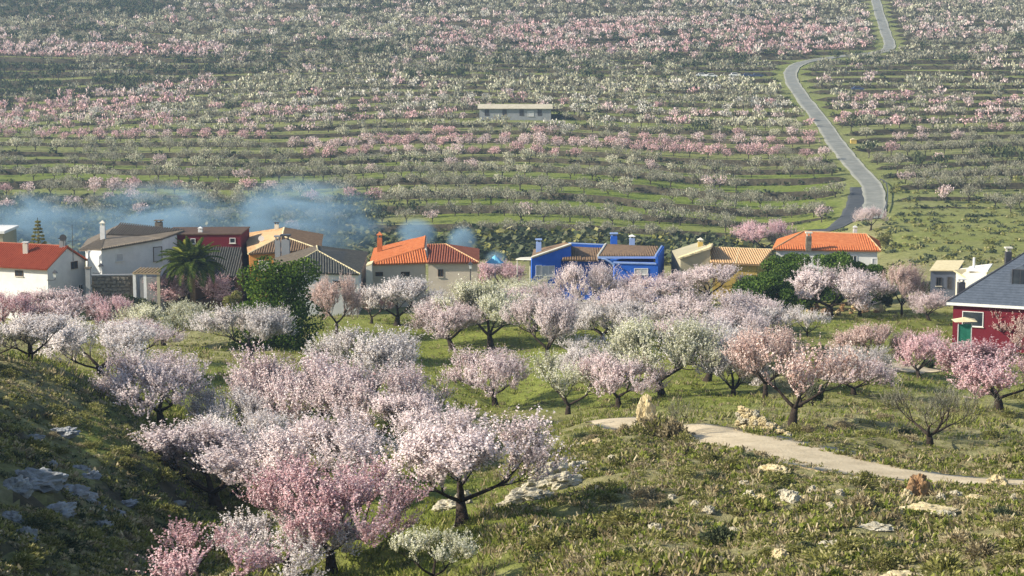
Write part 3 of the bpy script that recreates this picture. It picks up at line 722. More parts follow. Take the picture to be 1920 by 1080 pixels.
# scrub along terrace edges, the dark bank behind the village and the ravine
VV = []; FF = []; MI = []; off = 0
def lump(rg, n, size):
    v = rg.normal(size=(n, 3)); v /= np.linalg.norm(v, axis=1)[:, None]; v[:, 2] = np.abs(v[:, 2]); return quads(v * rg.uniform(.5, 1, (n, 1)), size, rg, 1.3)
LUMP = [lump(np.random.default_rng(200 + i), 30, .36) for i in range(6)]
pts = []
for k in range(len(rk) - 1):
    if rk[k] > 1000: break
    u = -.3
    while u < .3:
        yy = rk[k] + rf.choice([-.3, .3, .6]); y = yy + float(warp(np.array([u]), np.array([yy]))[0])
        pts.append((u * y, y, rf.uniform(.5, 1.3), 0)); u += rf.uniform(1.2, 4.5) / y
for _ in range(1500):   # bank between village and the first terrace
    px = rf.uniform(-20, 1420); y = rf.uniform(368, 396); pts.append(((px - 960) / FPX * y, y, rf.uniform(1.2, 3.2), rf.choice([0, 0, 1])))
for _ in range(500):
    px = rf.uniform(-20, 700); y = rf.uniform(395, 440); pts.append(((px - 960) / FPX * y, y, rf.uniform(1.0, 2.8), rf.choice([0, 0, 1])))
for _ in range(500):
    px = rf.uniform(1650, 1990); y = rf.uniform(285, 470); pts.append(((px - 960) / FPX * y, y, rf.uniform(.3, 1.1), rf.choice([0, 1, 1])))
ax = np.array([p[0] for p in pts]); ay = np.array([p[1] for p in pts]); az = ground(ax, ay); dd = np.minimum(dist_to(ax, ay, road_c), dist_to(ax, ay, lane_c))
for i, p in enumerate(pts):
    if dd[i] < 4.2: continue
    v, fc = LUMP[i % 6]; s = p[2]; VV.append(v * np.array([s * 1.2, s * 1.2, s]) + np.array([p[0], p[1], az[i] - .1])); FF.append(fc + off); off += len(v)
    MI.append(np.full(len(fc), p[3], dtype=np.int32))
me = mesh_np('terrace_scrub', np.concatenate(VV), np.concatenate(FF)); me.materials.append(M['dark']); me.materials.append(M['olive'])
me.polygons.foreach_set('material_index', np.concatenate(MI))
tag(link('terrace_scrub', me), 'dark evergreen scrub along the terrace edges and the bank behind the village', 'scrub', kind='stuff')
# ------------------------------------------------------------------ village
GZV = CZ - 36.5        # level of the village street, walls run down to it
def ray_plane(px, py, p0, nrm):
    o = Vector((0, 0, CZ)); d = (unproj(px, py, 100) - o); return o + d * ((Vector(p0) - o).dot(nrm) / d.dot(nrm))
def roof(parent, pts, mat, ribs=True, thick=.16, spacing=.30, name='roof', label=None):
    """sloping slab; pts[0]->pts[1] is the eave; rows of half round tiles run up the slope"""
    pts = [Vector(p) for p in pts]; e = (pts[1] - pts[0]).normalized()
    nrm = (pts[1] - pts[0]).cross(pts[2] - pts[0]).normalized()
    if nrm.z < 0: nrm = -nrm
    up = nrm.cross(e).normalized()
    if up.z < 0: up = -up
    mb = MB(); mb.prism(pts, -nrm * thick)
    if ribs:
        L2 = [((p - pts[0]).dot(e), (p - pts[0]).dot(up)) for p in pts]; a0 = min(q[0] for q in L2); a1 = max(q[0] for q in L2); a = a0 + spacing * .5
        while a < a1:
            ys = []
            for i in range(len(L2)):
                (xa, ya), (xb, yb) = L2[i], L2[(i + 1) % len(L2)]
                if (xa - a) * (xb - a) < 0: ys.append(ya + (yb - ya) * (a - xa) / (xb - xa))
            if len(ys) >= 2 and max(ys) - min(ys) > .15:
                b0, b1 = min(ys) - .04, max(ys); w2 = spacing * .32; h = .085; c = pts[0] + e * a + nrm * .004
                for dz_, ww in ((0, w2),):
                    A_ = [c + up * b0 - e * ww, c + up * b0 - e * ww * .5 + nrm * h, c + up * b0 + e * ww * .5 + nrm * h, c + up * b0 + e * ww]
                    mb.prism(A_, up * (b1 - b0))
            a += spacing
    o = mb.build(name, mat, parent)
    if label: o['label'] = label
    return o
def edge_tiles(parent, pts, mat, r=.11, name='ridge_tiles'):
    return MB().tube([Vector(p) for p in pts], [r] * len(pts), 6).build(name, mat, parent)
def walls(parent, corners, mat, zb=None, inset=.35, name='wall', ztop=0.0, label=None):
    c = [Vector(p) for p in corners]; m_ = sum(c, Vector()) / len(c)
    q = [p + Vector(((m_ - p).x, (m_ - p).y, 0)).normalized() * inset + Vector((0, 0, ztop)) for p in c]; zb = GZV if zb is None else zb
    mb = MB(); n_ = len(q); mb.add(q + [Vector((p.x, p.y, zb)) for p in q], [tuple(range(n_)), tuple(range(n_, 2 * n_))[::-1]] + [(i, n_ + i, n_ + (i + 1) % n_, (i + 1) % n_) for i in range(n_)])
    o = mb.build(name, mat, parent)
    if label: o['label'] = label
    return o, q
def wall_poly(parent, pts, thick, mat, name='wall'):
    """upright polygon facing the viewer, with thickness going back"""
    pts = [Vector(p) for p in pts]; n_ = (pts[1] - pts[0]).cross(pts[2] - pts[0]).normalized()
    if n_.y < 0: n_ = -n_
    return MB().prism(pts, n_ * thick).build(name, mat, parent)
def window(parent, px, py, wpx, hpx, A, B, frame='frame', pane='glass', name='window', bars=1, door=False):
    """window centred on a pixel of the vertical wall that runs through A and B"""
    A, B = Vector(A), Vector(B); e = (B - A); e.z = 0; e.normalize(); nr_ = Vector((e.y, -e.x, 0))
    if nr_.y > 0: nr_ = -nr_
    c = ray_plane(px, py, A, nr_); s = FPX / c.y; w_ = wpx / s / 2 / max(.35, abs(e.x)); h = hpx / s / 2; t = .07
    def bar(mb, a0, a1, z0, z1, d0, d1):
        P_ = [c + e * a0 + Vector((0, 0, z0)) + nr_ * d0, c + e * a1 + Vector((0, 0, z0)) + nr_ * d0, c + e * a1 + Vector((0, 0, z1)) + nr_ * d0, c + e * a0 + Vector((0, 0, z1)) + nr_ * d0]
        mb.prism(P_, nr_ * (d1 - d0))
    f = MB(); bar(f, -w_ - t, -w_, -h - t, h + t, -.05, .07); bar(f, w_, w_ + t, -h - t, h + t, -.05, .07); bar(f, -w_, w_, h, h + t, -.05, .065); bar(f, -w_, w_, -h - t, -h, -.05, .075)
    if bars and not door: bar(f, -.03, .03, -h, h, .021, .05)
    fo = f.build(name, M[frame], parent)
    g = MB(); bar(g, -w_, w_, -h, h, -.04, .02); g.build('pane' if not door else 'panel', M[pane], fo); 
    if not door:
        s_ = MB(); bar(s_, -w_ - .15, w_ + .15, -h - t - .07, -h - t - .002, -.02, .14); s_.build('sill', M['w_cream'], fo)
    return fo
def chimney(parent, px, ytop, ybot, wpx, d, mat, cap='w_cream', style=0):
    b = unproj(px, ybot, d); tpt = unproj(px, ytop, d); s = FPX / d; h = (tpt.z - b.z); w_ = wpx / s / 2; mb = MB()
    mb.box(b.x - w_, b.x + w_, b.y - w_, b.y + w_, b.z - .6, b.z + h * .68)
    c = mb.build('chimney', M[mat], parent)
    k = MB(); z1 = b.z + h * .68
    for sx_ in (-1, 1):
        for sy_ in (-1, 1): k.box(b.x + sx_ * w_ * .62 - .05, b.x + sx_ * w_ * .62 + .05, b.y + sy_ * w_ * .62 - .05, b.y + sy_ * w_ * .62 + .05, z1, z1 + h * .2)
    if style == 0: k.box(b.x - w_ * 1.25, b.x + w_ * 1.25, b.y - w_ * 1.25, b.y + w_ * 1.25, z1 + h * .2, z1 + h * .28)
    else:
        zz = z1 + h * .2; W2 = w_ * 1.3; k.add([(b.x - W2, b.y - W2, zz), (b.x + W2, b.y - W2, zz), (b.x + W2, b.y + W2, zz), (b.x - W2, b.y + W2, zz), (b.x, b.y, zz + h * .22)], [(3, 2, 1, 0), (0, 1, 4), (1, 2, 4), (2, 3, 4), (3, 0, 4)])
    k.build('chimney_cap', M[cap], c); return c
def house(label, px, py, d, name='house', cat='house'):
    e = empty(name, (0, 0, 0)); tag(e, label, cat); return e
U3 = unproj
def lantern(px, py, d, label, arm=1, wallside=-1):
    c = U3(px, py, d); e = empty('street_lamp', c); tag(e, label, 'street lamp', None)
    MB().add([(-.2,-.2,.25),(.2,-.2,.25),(.2,.2,.25),(-.2,.2,.25),(-.13,-.13,-.25),(.13,-.13,-.25),(.13,.13,-.25),(-.13,.13,-.25)], [(3,2,1,0)[::-1],(4,5,6,7)[::-1],(0,4,5,1),(1,5,6,2),(2,6,7,3),(3,7,4,0)]).build('lantern_glass', M['frame'], e)
    MB().add([(-.3,-.3,.255),(.3,-.3,.255),(.3,.3,.255),(-.3,.3,.255),(0,0,.65)], [(3,2,1,0),(0,1,4),(1,2,4),(2,3,4),(3,0,4)]).build('cap', M['metal'], e)
    if arm: MB().tube([(0, 0, -.25), (0, 0, -.55), (wallside * .5, .1, -.62), (wallside * 1.0, .25, -.6)], [.05] * 4, 5).build('bracket', M['metal'], e)
    else: MB().tube([(0, 0, -.25), (0, 0, c.z * -1 + GZV)], [.06, .07], 6).build('pole', M['metal'], e)
    return e

# --- white house with red-orange roof, far left
hA = house('white house with red clay roof and blue-shaded gable at the left edge', 40, 540, 222)
th = R(-22); u = Vector((math.cos(th), math.sin(th), 0)); v = Vector((-math.sin(th), math.cos(th), 0)); Zv = Vector((0, 0, 1))
FR = U3(88, 502, 222); L, D, rise = 17, 8.2, 2.1
FRw = FR - u * .1; FL = FR - u * L; BR = FR + v * D; BL = FL + v * D; r1 = FR + v * D / 2 + Zv * rise; r0 = FL + v * D / 2 + Zv * rise
dn = Vector((0, 0, GZV - FR.z))
wa = MB(); wa.prism([FR - u * .15 + v * .3, FR - u * .15 + v * .3 + dn, BR - u * .15 - v * .3 + dn, BR - u * .15 - v * .3, r1 - u * .15 - Zv * .2], -u * (L - .3)); wa.build('wall', M['w_white'], hA)
roof(hA, [FL - v * .35 - Zv * .14, FR - v * .35 - Zv * .14 + u * .15, r1 + u * .15, r0], M['r_red'])
roof(hA, [BL, BR + u * .15, r1 + u * .15, r0], M['r_red'])
edge_tiles(hA, [r0, r1 + u * .15], M['r_dkred'], .12)
A1, B1 = FL + v * .3, FR + v * .3
window(hA, 36, 512.5, 15, 9, A1, B1, 'dframe', bars=1); window(hA, 48, 562, 17, 26, A1, B1, 'dframe', 'metal', 'door', door=True)
A2, B2 = FR - u * .15, BR - u * .15
window(hA, 139, 497, 7, 12, A2, B2, 'dframe'); window(hA, 151, 541, 5, 14, A2, B2, 'frame')
chimney(hA, 48, 453, 466, 9, 226, 'w_cream', 'w_white'); chimney(hA, 118, 445, 463, 11, 226, 'w_grey', 'metal')
an = empty('tv_antenna', U3(137, 483, 223)); tag(an, 'thin dark television antenna mast at the gable of the white house', 'antenna')
MB().tube([(0, 0, -.4), (0, 0, 3.9)], [.05, .03], 5).build('mast', M['metal'], an)
MB().tube([(-.6, 0, 1.9), (.7, 0, 2.0)], [.03, .03], 4).tube([(.3, -.3, 2.0), (.3, .3, 2.0)], [.03, .03], 4).tube([(.6, -.3, 2.0), (.6, .3, 2.0)], [.03, .03], 4).build('crossbar', M['metal'], an)
lantern(103, 516, 220, 'black lantern on a bracket at the corner of the white house with red roof', 1, -1)
dish = empty('satellite_dish', U3(119, 452, 224.5)); tag(dish, 'dark round dish standing by the roof end of the white house', 'dish')
mb = MB(); ring = [(math.cos(a) * .42, -.15, math.sin(a) * .42 + .4) for a in np.linspace(0, 2 * math.pi, 13)[:-1]]
mb.add(ring + [(0, .08, .4)], [(i, (i + 1) % 12, 12) for i in range(12)] + [tuple(range(12))]).build('reflector', M['metal'], dish); MB().tube([(0, .05, .3), (0, .05, -.6)], [.05, .05], 5).build('support', M['metal'], dish)

# --- large white house with brown roof
hB = house('large white house with low weathered brown roof and small shuttered windows', 240, 480, 230)
b0, b1, b2, b3 = U3(148, 469, 230), U3(190, 467, 225), U3(305, 447, 230), U3(345, 432, 240); b4 = U3(225, 420, 243); m1 = U3(199, 441, 236); m2 = U3(268, 443, 236)
roof(hB, [b0, b1, m1], M['r_olive']); roof(hB, [b1, b2, m2, m1], M['r_olive']); roof(hB, [m1 + Zv * .12, m2 + Zv * .12, b3 + Zv * .1, b4], M['r_olive']); roof(hB, [b2, b3, m2], M['r_olive'])
roof(hB, [b4, b0 + Vector((-1.2, 10, .2)), b0, m1], M['r_olive'], ribs=False)
def drop(p, z=None): return Vector((p.x, p.y, GZV if z is None else z))
wl = MB(); f0, f1, f2 = U3(165, 471, 226.5), U3(190, 470, 225.4), U3(304, 450, 230.4); g2 = U3(344, 436, 240); g0 = U3(160, 466, 236)
wl.add([f0, f1, f2, g2, g0, drop(f0), drop(f1), drop(f2), drop(g2), drop(g0)], [(0, 1, 2, 3, 4)[::-1], (5, 6, 7, 8, 9), (0, 5, 6, 1), (1, 6, 7, 2), (2, 7, 8, 3), (3, 8, 9, 4), (4, 9, 5, 0)]).build('wall', M['w_white'], hB)
window(hB, 224, 482.5, 10, 13, f1, f2, 'frame', 'shutter', bars=0); window(hB, 295.5, 476.5, 13, 26, f1, f2, 'dframe', 'shutter', 'window', bars=0)
chimney(hB, 193, 415, 441, 9, 233, 'w_white', 'w_cream', 1); chimney(hB, 298, 412, 426, 13, 243, 'w_stone', 'w_stone')
lantern(189, 503, 224.6, 'lantern on the white wall right of the dark gatepost', 1, -1)
# garden wall of rubble, gatepost, pergola and hedge in front of it
gw = empty('garden_wall', U3(168, 575, 222)); tag(gw, 'low dark rubble garden wall below the large white house', 'wall'); gw.location = (0, 0, 0)
p0, p1 = U3(172, 518, 221.5), U3(247, 517, 222.5); wallb = MB().prism([p0, p1, drop(p1), drop(p0)], (0, .5, 0)); wallb.build('wall_body', M['w_stone'], gw)
MB().prism([p0 + Vector((-.1, -.08, .0)), p1 + Vector((.1, -.08, 0)), p1 + Vector((.1, -.08, .15)), p0 + Vector((-.1, -.08, .15))], (0, .66, 0)).build('coping', M['w_grey'], gw)
rs = random.Random(5)
stn = MB(); stn.add([(-.24,-.08,-.14),(.22,-.08,-.16),(.25,-.06,.13),(-.2,-.09,.15),(-.26,.1,-.16),(.26,.1,-.16),(.26,.1,.16),(-.26,.1,.16)], [(0,1,2,3)[::-1],(0,4,5,1)[::-1],(1,5,6,2)[::-1],(2,6,7,3)[::-1],(3,7,4,0)[::-1]])
so = None
for i in range(8):
    for j in range(5):
        q = p0.lerp(p1, (i + .5 + (j % 2) * .4) / 8.6) + Vector((0, -.06, -.3 - j * .42))
        if so is None: so = stn.build('stone', M['rock_d'], gw); so.location = q
        else: o = so.copy(); col.objects.link(o); o.location = q; o.location.x += rs.uniform(-.08, .08); o.location.z += rs.uniform(-.05, .05); o.rotation_euler = (0, rs.uniform(-.15, .15), 0); o.scale = (rs.uniform(.75, 1.3), rs.uniform(.7, 1.6), rs.uniform(.8, 1.35))
gp = empty('gatepost', (0, 0, 0)); tag(gp, 'tall dark gatepost between the white house and the rubble wall', 'post')
q = U3(165, 503, 221); MB().box(q.x - .28, q.x + .28, q.y - .25, q.y + .25, GZV, q.z).build('post', M['w_grey'], gp); MB().box(q.x - .36, q.x + .36, q.y - .33, q.y + .33, q.z, q.z + .15).build('cap', M['w_stone'], gp)
pg = empty('pergola', (0, 0, 0)); tag(pg, 'porch with tan slatted roof and white pillars right of the rubble wall', 'pergola')
a, b, c_, d_ = U3(248, 512, 221), U3(300, 513, 221), U3(303, 503, 226), U3(262, 504, 226)
roof(pg, [a, b, c_, d_], M['awning'], spacing=.4, thick=.12)
for x_, y_, dd_ in ((252, 513, 221.3), (272, 513, 221.3), (297, 514, 221.3)):
    t_ = U3(x_, y_ + 1, dd_); MB().box(t_.x - .17, t_.x + .17, t_.y - .17, t_.y + .17, GZV, t_.z + .02).build('pillar', M['w_white' if x_ < 280 else 'w_khaki'], pg)
t_ = U3(262, 520, 226.5); t2 = U3(299, 520, 226.5); MB().prism([t_, t2, drop(t2), drop(t_)], (0, .3, 0)).build('back_wall', M['w_grey'], pg)

# --- dark red building behind the palm
hC = house('dark red flat fronted building with dark lean-to roof behind the palm', 380, 480, 236)
c0, c1 = U3(305, 441, 237), U3(451, 440, 237)
MB().prism([c0, c1, drop(c1), drop(c0)], (0, 8, 0)).build('wall', M['w_red'], hC)
MB().prism([c0 + Vector((-.1, -.12, 0)), c1 + Vector((.1, -.12, 0)), c1 + Vector((.1, -.12, .14)), c0 + Vector((-.1, -.12, .14))], (0, 8.3, 0)).build('parapet_cap', M['dframe'], hC)
l0, l1, l2, l3 = U3(305, 514, 231), U3(454, 519, 231), U3(453, 464, 236.9), U3(305, 464, 236.9)
roof(hC, [l0, l1, l2, l3], M['r_dark'])
q0, q1 = U3(308, 516, 231.6), U3(452, 521, 231.6); MB().prism([q0, q1, drop(q1), drop(q0)], (0, 4, 0)).build('lean_to_wall', M['wood'], hC)
window(hC, 436, 451, 9, 8, c0, c1, bars=0); window(hC, 317, 452, 9, 9, c0, c1, bars=0); window(hC, 362, 452, 7, 8, c0, c1, bars=0)
window(hC, 432, 535, 16, 20, q0, q1, 'dframe'); chimney(hC, 376, 426, 440, 8, 239, 'w_white', 'w_white', 1)
hC2 = house('small pale pyramid roof peeping over the dark red building', 345, 436, 246, 'outbuilding', 'building')
y0, y1, y2 = U3(326, 441, 243), U3(366, 441, 243), U3(346, 431, 247); y3, y4 = U3(366, 436, 251), U3(328, 436, 251)
for aa, bb in ((y0, y1), (y1, y3), (y3, y4), (y4, y0)): roof(hC2, [aa, bb, y2], M['w_white'], ribs=False, thick=.1)
walls(hC2, [y0, y1, y3, y4], M['w_white'], inset=.3)

# --- orange house with striped gable
hD = house('orange walled house with tan tiled roof and grey double chimney', 530, 460, 236)
d0, d1, da, db, d2, d3 = U3(465, 476, 232), U3(601, 468, 232), U3(530, 443, 236.5), U3(533, 427, 246), U3(606, 440, 250), U3(461, 438, 250)
roof(hD, [d0, d3, db, da], M['r_tan']); roof(hD, [d0, d1, da], M['r_brown'], label='roof face with light and dark tile stripes'); roof(hD, [d1, d2, db, da], M['r_brown']); roof(hD, [d2, d3, db], M['r_brown'])
edge_tiles(hD, [d0, da, db], M['r_cream'], .13); edge_tiles(hD, [da, d1], M['r_cream'], .12)
_, wq = walls(hD, [d0, d1, d2, d3], M['w_orange'])
window(hD, 495, 497, 18, 16, wq[0], wq[1], 'frame', 'shutter', bars=0)
chimney(hD, 521, 440, 476, 10, 231, 'w_grey', 'w_grey'); chimney(hD, 536, 438, 474, 15, 230, 'w_grey', 'metal'); chimney(hD, 519, 416, 430, 8, 246, 'w_cream', 'metal')
dsh = empty('satellite_dish', U3(490, 447, 238)); tag(dsh, 'white satellite dish on the tan roof of the orange house', 'dish')
ring = [(math.cos(a) * .38, -.1, math.sin(a) * .38) for a in np.linspace(0, 2 * math.pi, 13)[:-1]]; MB().add(ring + [(0, .1, 0)], [(i, (i + 1) % 12, 12) for i in range(12)] + [tuple(range(12))]).build('reflector', M['w_white'], dsh)
MB().tube([(0, .1, 0), (0, .15, -.7)], [.04, .04], 5).build('support', M['metal'], dsh)

# --- house with dark grey hipped roof
hE = house('white walled house with dark grey hipped roof behind the big green tree', 600, 490, 220)
e0, e1, ea, eb, e2, e3 = U3(524, 510, 214), U3(675, 514, 215), U3(595, 470, 219.5), U3(594, 461, 224), U3(690, 473, 233), U3(512, 486, 229)
roof(hE, [e0, e1, ea], M['r_dark']); roof(hE, [e1, e2, eb, ea], M['r_dark']); roof(hE, [e0, e3, eb, ea], M['r_olive'], label='roof face with sunlight put in as a paler colour'); roof(hE, [e2, e3, eb], M['r_dark'])  # sunlight on the left face is put into its paler tile colour
edge_tiles(hE, [e0, ea, e1], M['r_cream'], .12); edge_tiles(hE, [ea, eb], M['r_cream'], .12)
_, wq = walls(hE, [e0, e1, e2, e3], M['w_white']); window(hE, 634, 533, 17, 12, wq[0], wq[1], 'metal', 'glass')

# --- beige house with orange roof
hF = house('beige house with bright orange roof and pink-orange chimney', 790, 490, 224)
f0, f1, fa, fb, f3 = U3(693, 496, 222), U3(801, 492, 223), U3(795, 465, 226), U3(797, 443, 237), U3(702, 466, 237)
roof(hF, [f0, f3, fb, fa], M['r_orange']); roof(hF, [f0, f1, fa], M['r_orange'])
sp = MB().prism([fa, fb, Vector((fb.x, fb.y, f1.z - .3)), Vector((f1.x, f1.y + .5, f1.z - .3)), Vector((f1.x, f1.y + .5, f1.z))], (.25, 0, 0)); sp.build('gable_wall', M['w_beige'], hF)
edge_tiles(hF, [f0, fa, fb], M['r_orange'], .13)
h0, h1, ha, hb_, h2 = U3(800, 492, 222.6), U3(898, 492, 222.6), U3(801, 459, 229), U3(836, 458, 229), U3(898, 467, 238)
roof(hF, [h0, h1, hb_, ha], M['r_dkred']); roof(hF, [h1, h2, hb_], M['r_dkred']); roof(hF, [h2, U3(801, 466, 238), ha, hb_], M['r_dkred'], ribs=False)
edge_tiles(hF, [h1, hb_, ha], M['r_tan'], .12)
_, wq = walls(hF, [f0, f1, U3(801, 466, 237), f3], M['w_beige'], inset=.5); _, wq2 = walls(hF, [h0, h1, h2, U3(803, 466, 238)], M['w_beige'], inset=.5, name='wing_wall', ztop=-.05)
window(hF, 826, 512, 8, 12, wq2[0], wq2[1], 'dframe'); window(hF, 711, 514, 12, 6, wq[0], wq[1], 'dframe'); window(hF, 760, 514, 14, 7, wq[0], wq[1], 'dframe')
chimney(hF, 712, 437, 466, 9, 232, 'r_orange', 'r_orange', 1)
lantern(882, 500, 221.2, 'black lantern post at the right corner of the beige house', 0)
ga = empty('garden_wall', (0, 0, 0)); tag(ga, 'wall strip left of the beige house, sunlight put into its cream colour', 'wall'); g0_, g1_ = U3(686, 500, 220.5), U3(697, 497, 220.5)  # sunlit wall strip, its brightness put into the cream colour
MB().prism([g0_, g1_, drop(g1_), drop(g0_)], (0, 3, 0)).build('wall_body', M['w_cream'], ga); MB().prism([g0_ + Zv * .01, g1_ + Zv * .01, g1_ + Zv * .16, g0_ + Zv * .16], (0, 3.1, 0)).build('coping', M['r_cream'], ga)

# --- bright blue house
hG = house('bright blue house with brown roofs, white trimmed edges and blue chimneys', 1120, 490, 232)
k0, k1 = U3(997, 484, 230), U3(1071, 459, 231)
wall_poly(hG, [k0, k1, U3(1071, 486, 231), U3(1052, 486, 230.8), drop(U3(1052, 560, 230.8)), drop(k0)], .4, M['w_blue'])
kb, kc = U3(1060, 455, 240), U3(1000, 468, 242)
roof(hG, [k0 + Zv * .05, k1 + Zv * .05, kb, kc], M['r_brown']); edge_tiles(hG, [k0 + Zv * .1, k1 + Zv * .12], M['w_cream'], .16, 'roof_trim')
body0, body1 = U3(1000, 488, 232.6), U3(1226, 488, 232.6); MB().prism([body0, body1, drop(body1), drop(body0)], (0, 8, 0)).build('wall', M['w_blue'], hG)
roof(hG, [U3(1054, 487, 230), U3(1097, 488, 230), U3(1071, 461, 235)], M['r_brown']); roof(hG, [U3(1097, 488, 230), U3(1121, 488, 230), U3(1130, 465, 236), U3(1073, 462, 236)], M['r_brown'])
a_, b_ = U3(1066, 457, 236.3), U3(1134, 460, 236.3); MB().prism([a_, b_, b_ - Zv * .5, a_ - Zv * .5], (0, .5, 0)).build('parapet', M['w_blue'], hG); MB().prism([a_ + Zv * .01, b_ + Zv * .01, b_ + Zv * .1, a_ + Zv * .1], (0, .55, 0)).build('parapet_cap', M['w_blue2'], hG)
rg0, rg1, rg2, rg3 = U3(1121, 480, 229), U3(1229, 480, 229), U3(1234, 462, 236), U3(1136, 457, 236)
roof(hG, [rg0, rg1, rg2, rg3], M['r_brown']); edge_tiles(hG, [rg3, rg0], M['w_cream'], .13, 'roof_trim'); MB().prism([rg0 + Vector((0, -.15, -.3)), rg1 + Vector((0, -.15, -.3)), rg1 + Vector((0, -.15, -.05)), rg0 + Vector((0, -.15, -.05))], (0, .14, 0)).build('gutter', M['w_blue2'], hG)
roof(hG, [rg3 + Vector((0, 7, -1.3)), rg2 + Vector((0, 7, -1.3)), rg2, rg3], M['r_brown'], ribs=False)
t0, t1 = U3(1152, 494, 227), U3(1229, 496, 227); MB().prism([t0, t1, drop(t1), drop(t0)], (0, 2.8, 0)).build('terrace_wall', M['w_blue'], hG); MB().prism([t0 + Vector((-.1, -.1, .01)), t1 + Vector((.1, -.1, .01)), t1 + Vector((.1, -.1, .17)), t0 + Vector((-.1, -.1, .17))], (0, .5, 0)).build('terrace_coping', M['w_blue2'], hG)
w0_, w1_ = U3(1229, 480, 227), U3(1241, 463, 236); MB().prism([w0_, w1_ + Zv * .1, drop(w1_), drop(w0_)], (.3, 0, 0)).build('side_wall', M['w_blue'], hG); edge_tiles(hG, [w0_, w1_ + Zv * .1], M['w_blue2'], .13, 'wall_trim')
ar = [U3(1128 + 24 * q, 497 - 12 * math.sin(math.pi * (.5 + q * .5)), 226.6) for q in np.linspace(0, 1, 7)]; MB().tube(ar, [.12] * 7, 5).build('arch_trim', M['w_blue2'], hG)
window(hG, 1010, 507, 9, 18, k0, U3(1052, 486, 230.8), 'frame', 'shutter', bars=0); window(hG, 1028, 508, 22, 18, k0, U3(1052, 486, 230.8), 'frame', 'shutter', bars=1)
window(hG, 1202, 509, 24, 10, t0, t1, 'frame', 'shutter', bars=1)
chimney(hG, 1010, 447, 469, 10, 236, 'w_blue2', 'w_blue2'); chimney(hG, 1151, 436, 456, 12, 238, 'w_blue', 'w_blue2'); chimney(hG, 1185, 441, 458, 10, 238, 'w_blue2', 'w_white', 1)
sl = empty('canopy', (0, 0, 0)); tag(sl, 'pale flat canopy left of the bright blue house', 'canopy'); a_, b_ = U3(967, 487, 233), U3(997, 488, 231); MB().prism([a_, b_, U3(997, 483, 236), U3(975, 484, 237)], (0, 0, .1)).build('canopy_top', M['w_cream'], sl)
for q in (970, 994): t_ = U3(q, 488, 233); MB().tube([t_, drop(t_)], [.07, .07], 6).build('post', M['w_cream'], sl)
sb = empty('parasol', U3(928, 488, 236)); tag(sb, 'light blue pointed sheet behind the pink tree beside the beige house', 'parasol')
n_ = 8; rim = [(math.cos(2 * math.pi * i / n_) * 1.1, math.sin(2 * math.pi * i / n_) * 1.1, -.3) for i in range(n_)]; MB().add(rim + [(0, 0, .65)], [(i, (i + 1) % n_, n_) for i in range(n_)] + [tuple(range(n_))[::-1]]).build('cover', M['skyblue'], sb); MB().tube([(0, 0, .6), (0, 0, -5)], [.04, .04], 5).build('pole', M['steel'], sb)

# --- yellow house
hH = house('ochre yellow house with cream sloping roof and yellow chimney', 1340, 490, 230)
n0_, n1_, n2_, n3_ = U3(1272, 484, 228), U3(1333, 464, 228.5), U3(1337, 457, 236), U3(1285, 473, 239)
roof(hH, [n0_, n3_, n2_, n1_], M['r_cream'], label='cream roof face')
wall_poly(hH, [U3(1276, 485, 228.4), U3(1332, 467, 228.6), drop(U3(1332, 467, 228.6)), drop(U3(1276, 485, 228.4))], 8, M['w_khaki'])
o0, o1, o2, o3 = U3(1332, 492, 227.5), U3(1424, 496, 227.5), U3(1448, 468, 236), U3(1334, 464, 236)
roof(hH, [o0, o1, o2, o3], M['r_tan']); edge_tiles(hH, [U3(1380, 493.5, 227.6), U3(1386, 466, 236)], M['r_cream'], .1); edge_tiles(hH, [o3, o2], M['r_cream'], .12)
walls(hH, [o0, o1, o2, o3], M['w_yellow'], inset=.5, ztop=-.15); roof(hH, [o3 + Vector((0, 6, -1.6)), o2 + Vector((0, 6, -1.6)), o2, o3], M['r_tan'], ribs=False)
chimney(hH, 1313, 447, 467, 9, 233, 'w_yellow', 'w_cream', 1)

# --- orange hipped roof behind the pines
hI = house('white house with large bright orange hipped roof behind the pines', 1550, 460, 240)
i0, i1, i2, i3, ra, rb = U3(1449, 467, 237), U3(1652, 470, 236), U3(1648, 452, 249), U3(1458, 449, 250), U3(1506, 434, 243), U3(1624, 439, 242.5)
roof(hI, [i0, i1, rb, ra], M['r_orange']); roof(hI, [i1, i2, rb], M['r_orange']); roof(hI, [i0, i3, ra], M['r_orange']); roof(hI, [i2, i3, ra, rb], M['r_orange'], ribs=False)
edge_tiles(hI, [i0, ra, rb, i1], M['r_tan'], .12)
_, wq = walls(hI, [i0, i1, i2, i3], M['w_white'], inset=.6); window(hI, 1600, 486, 12, 12, wq[0], wq[1]); window(hI, 1640, 492, 8, 14, wq[0], wq[1], 'frame', 'shutter', bars=0)
chimney(hI, 1516, 434, 461, 10, 236.5, 'w_stone', 'w_cream'); chimney(hI, 1603, 424, 441, 7, 243, 'steel', 'steel', 1)

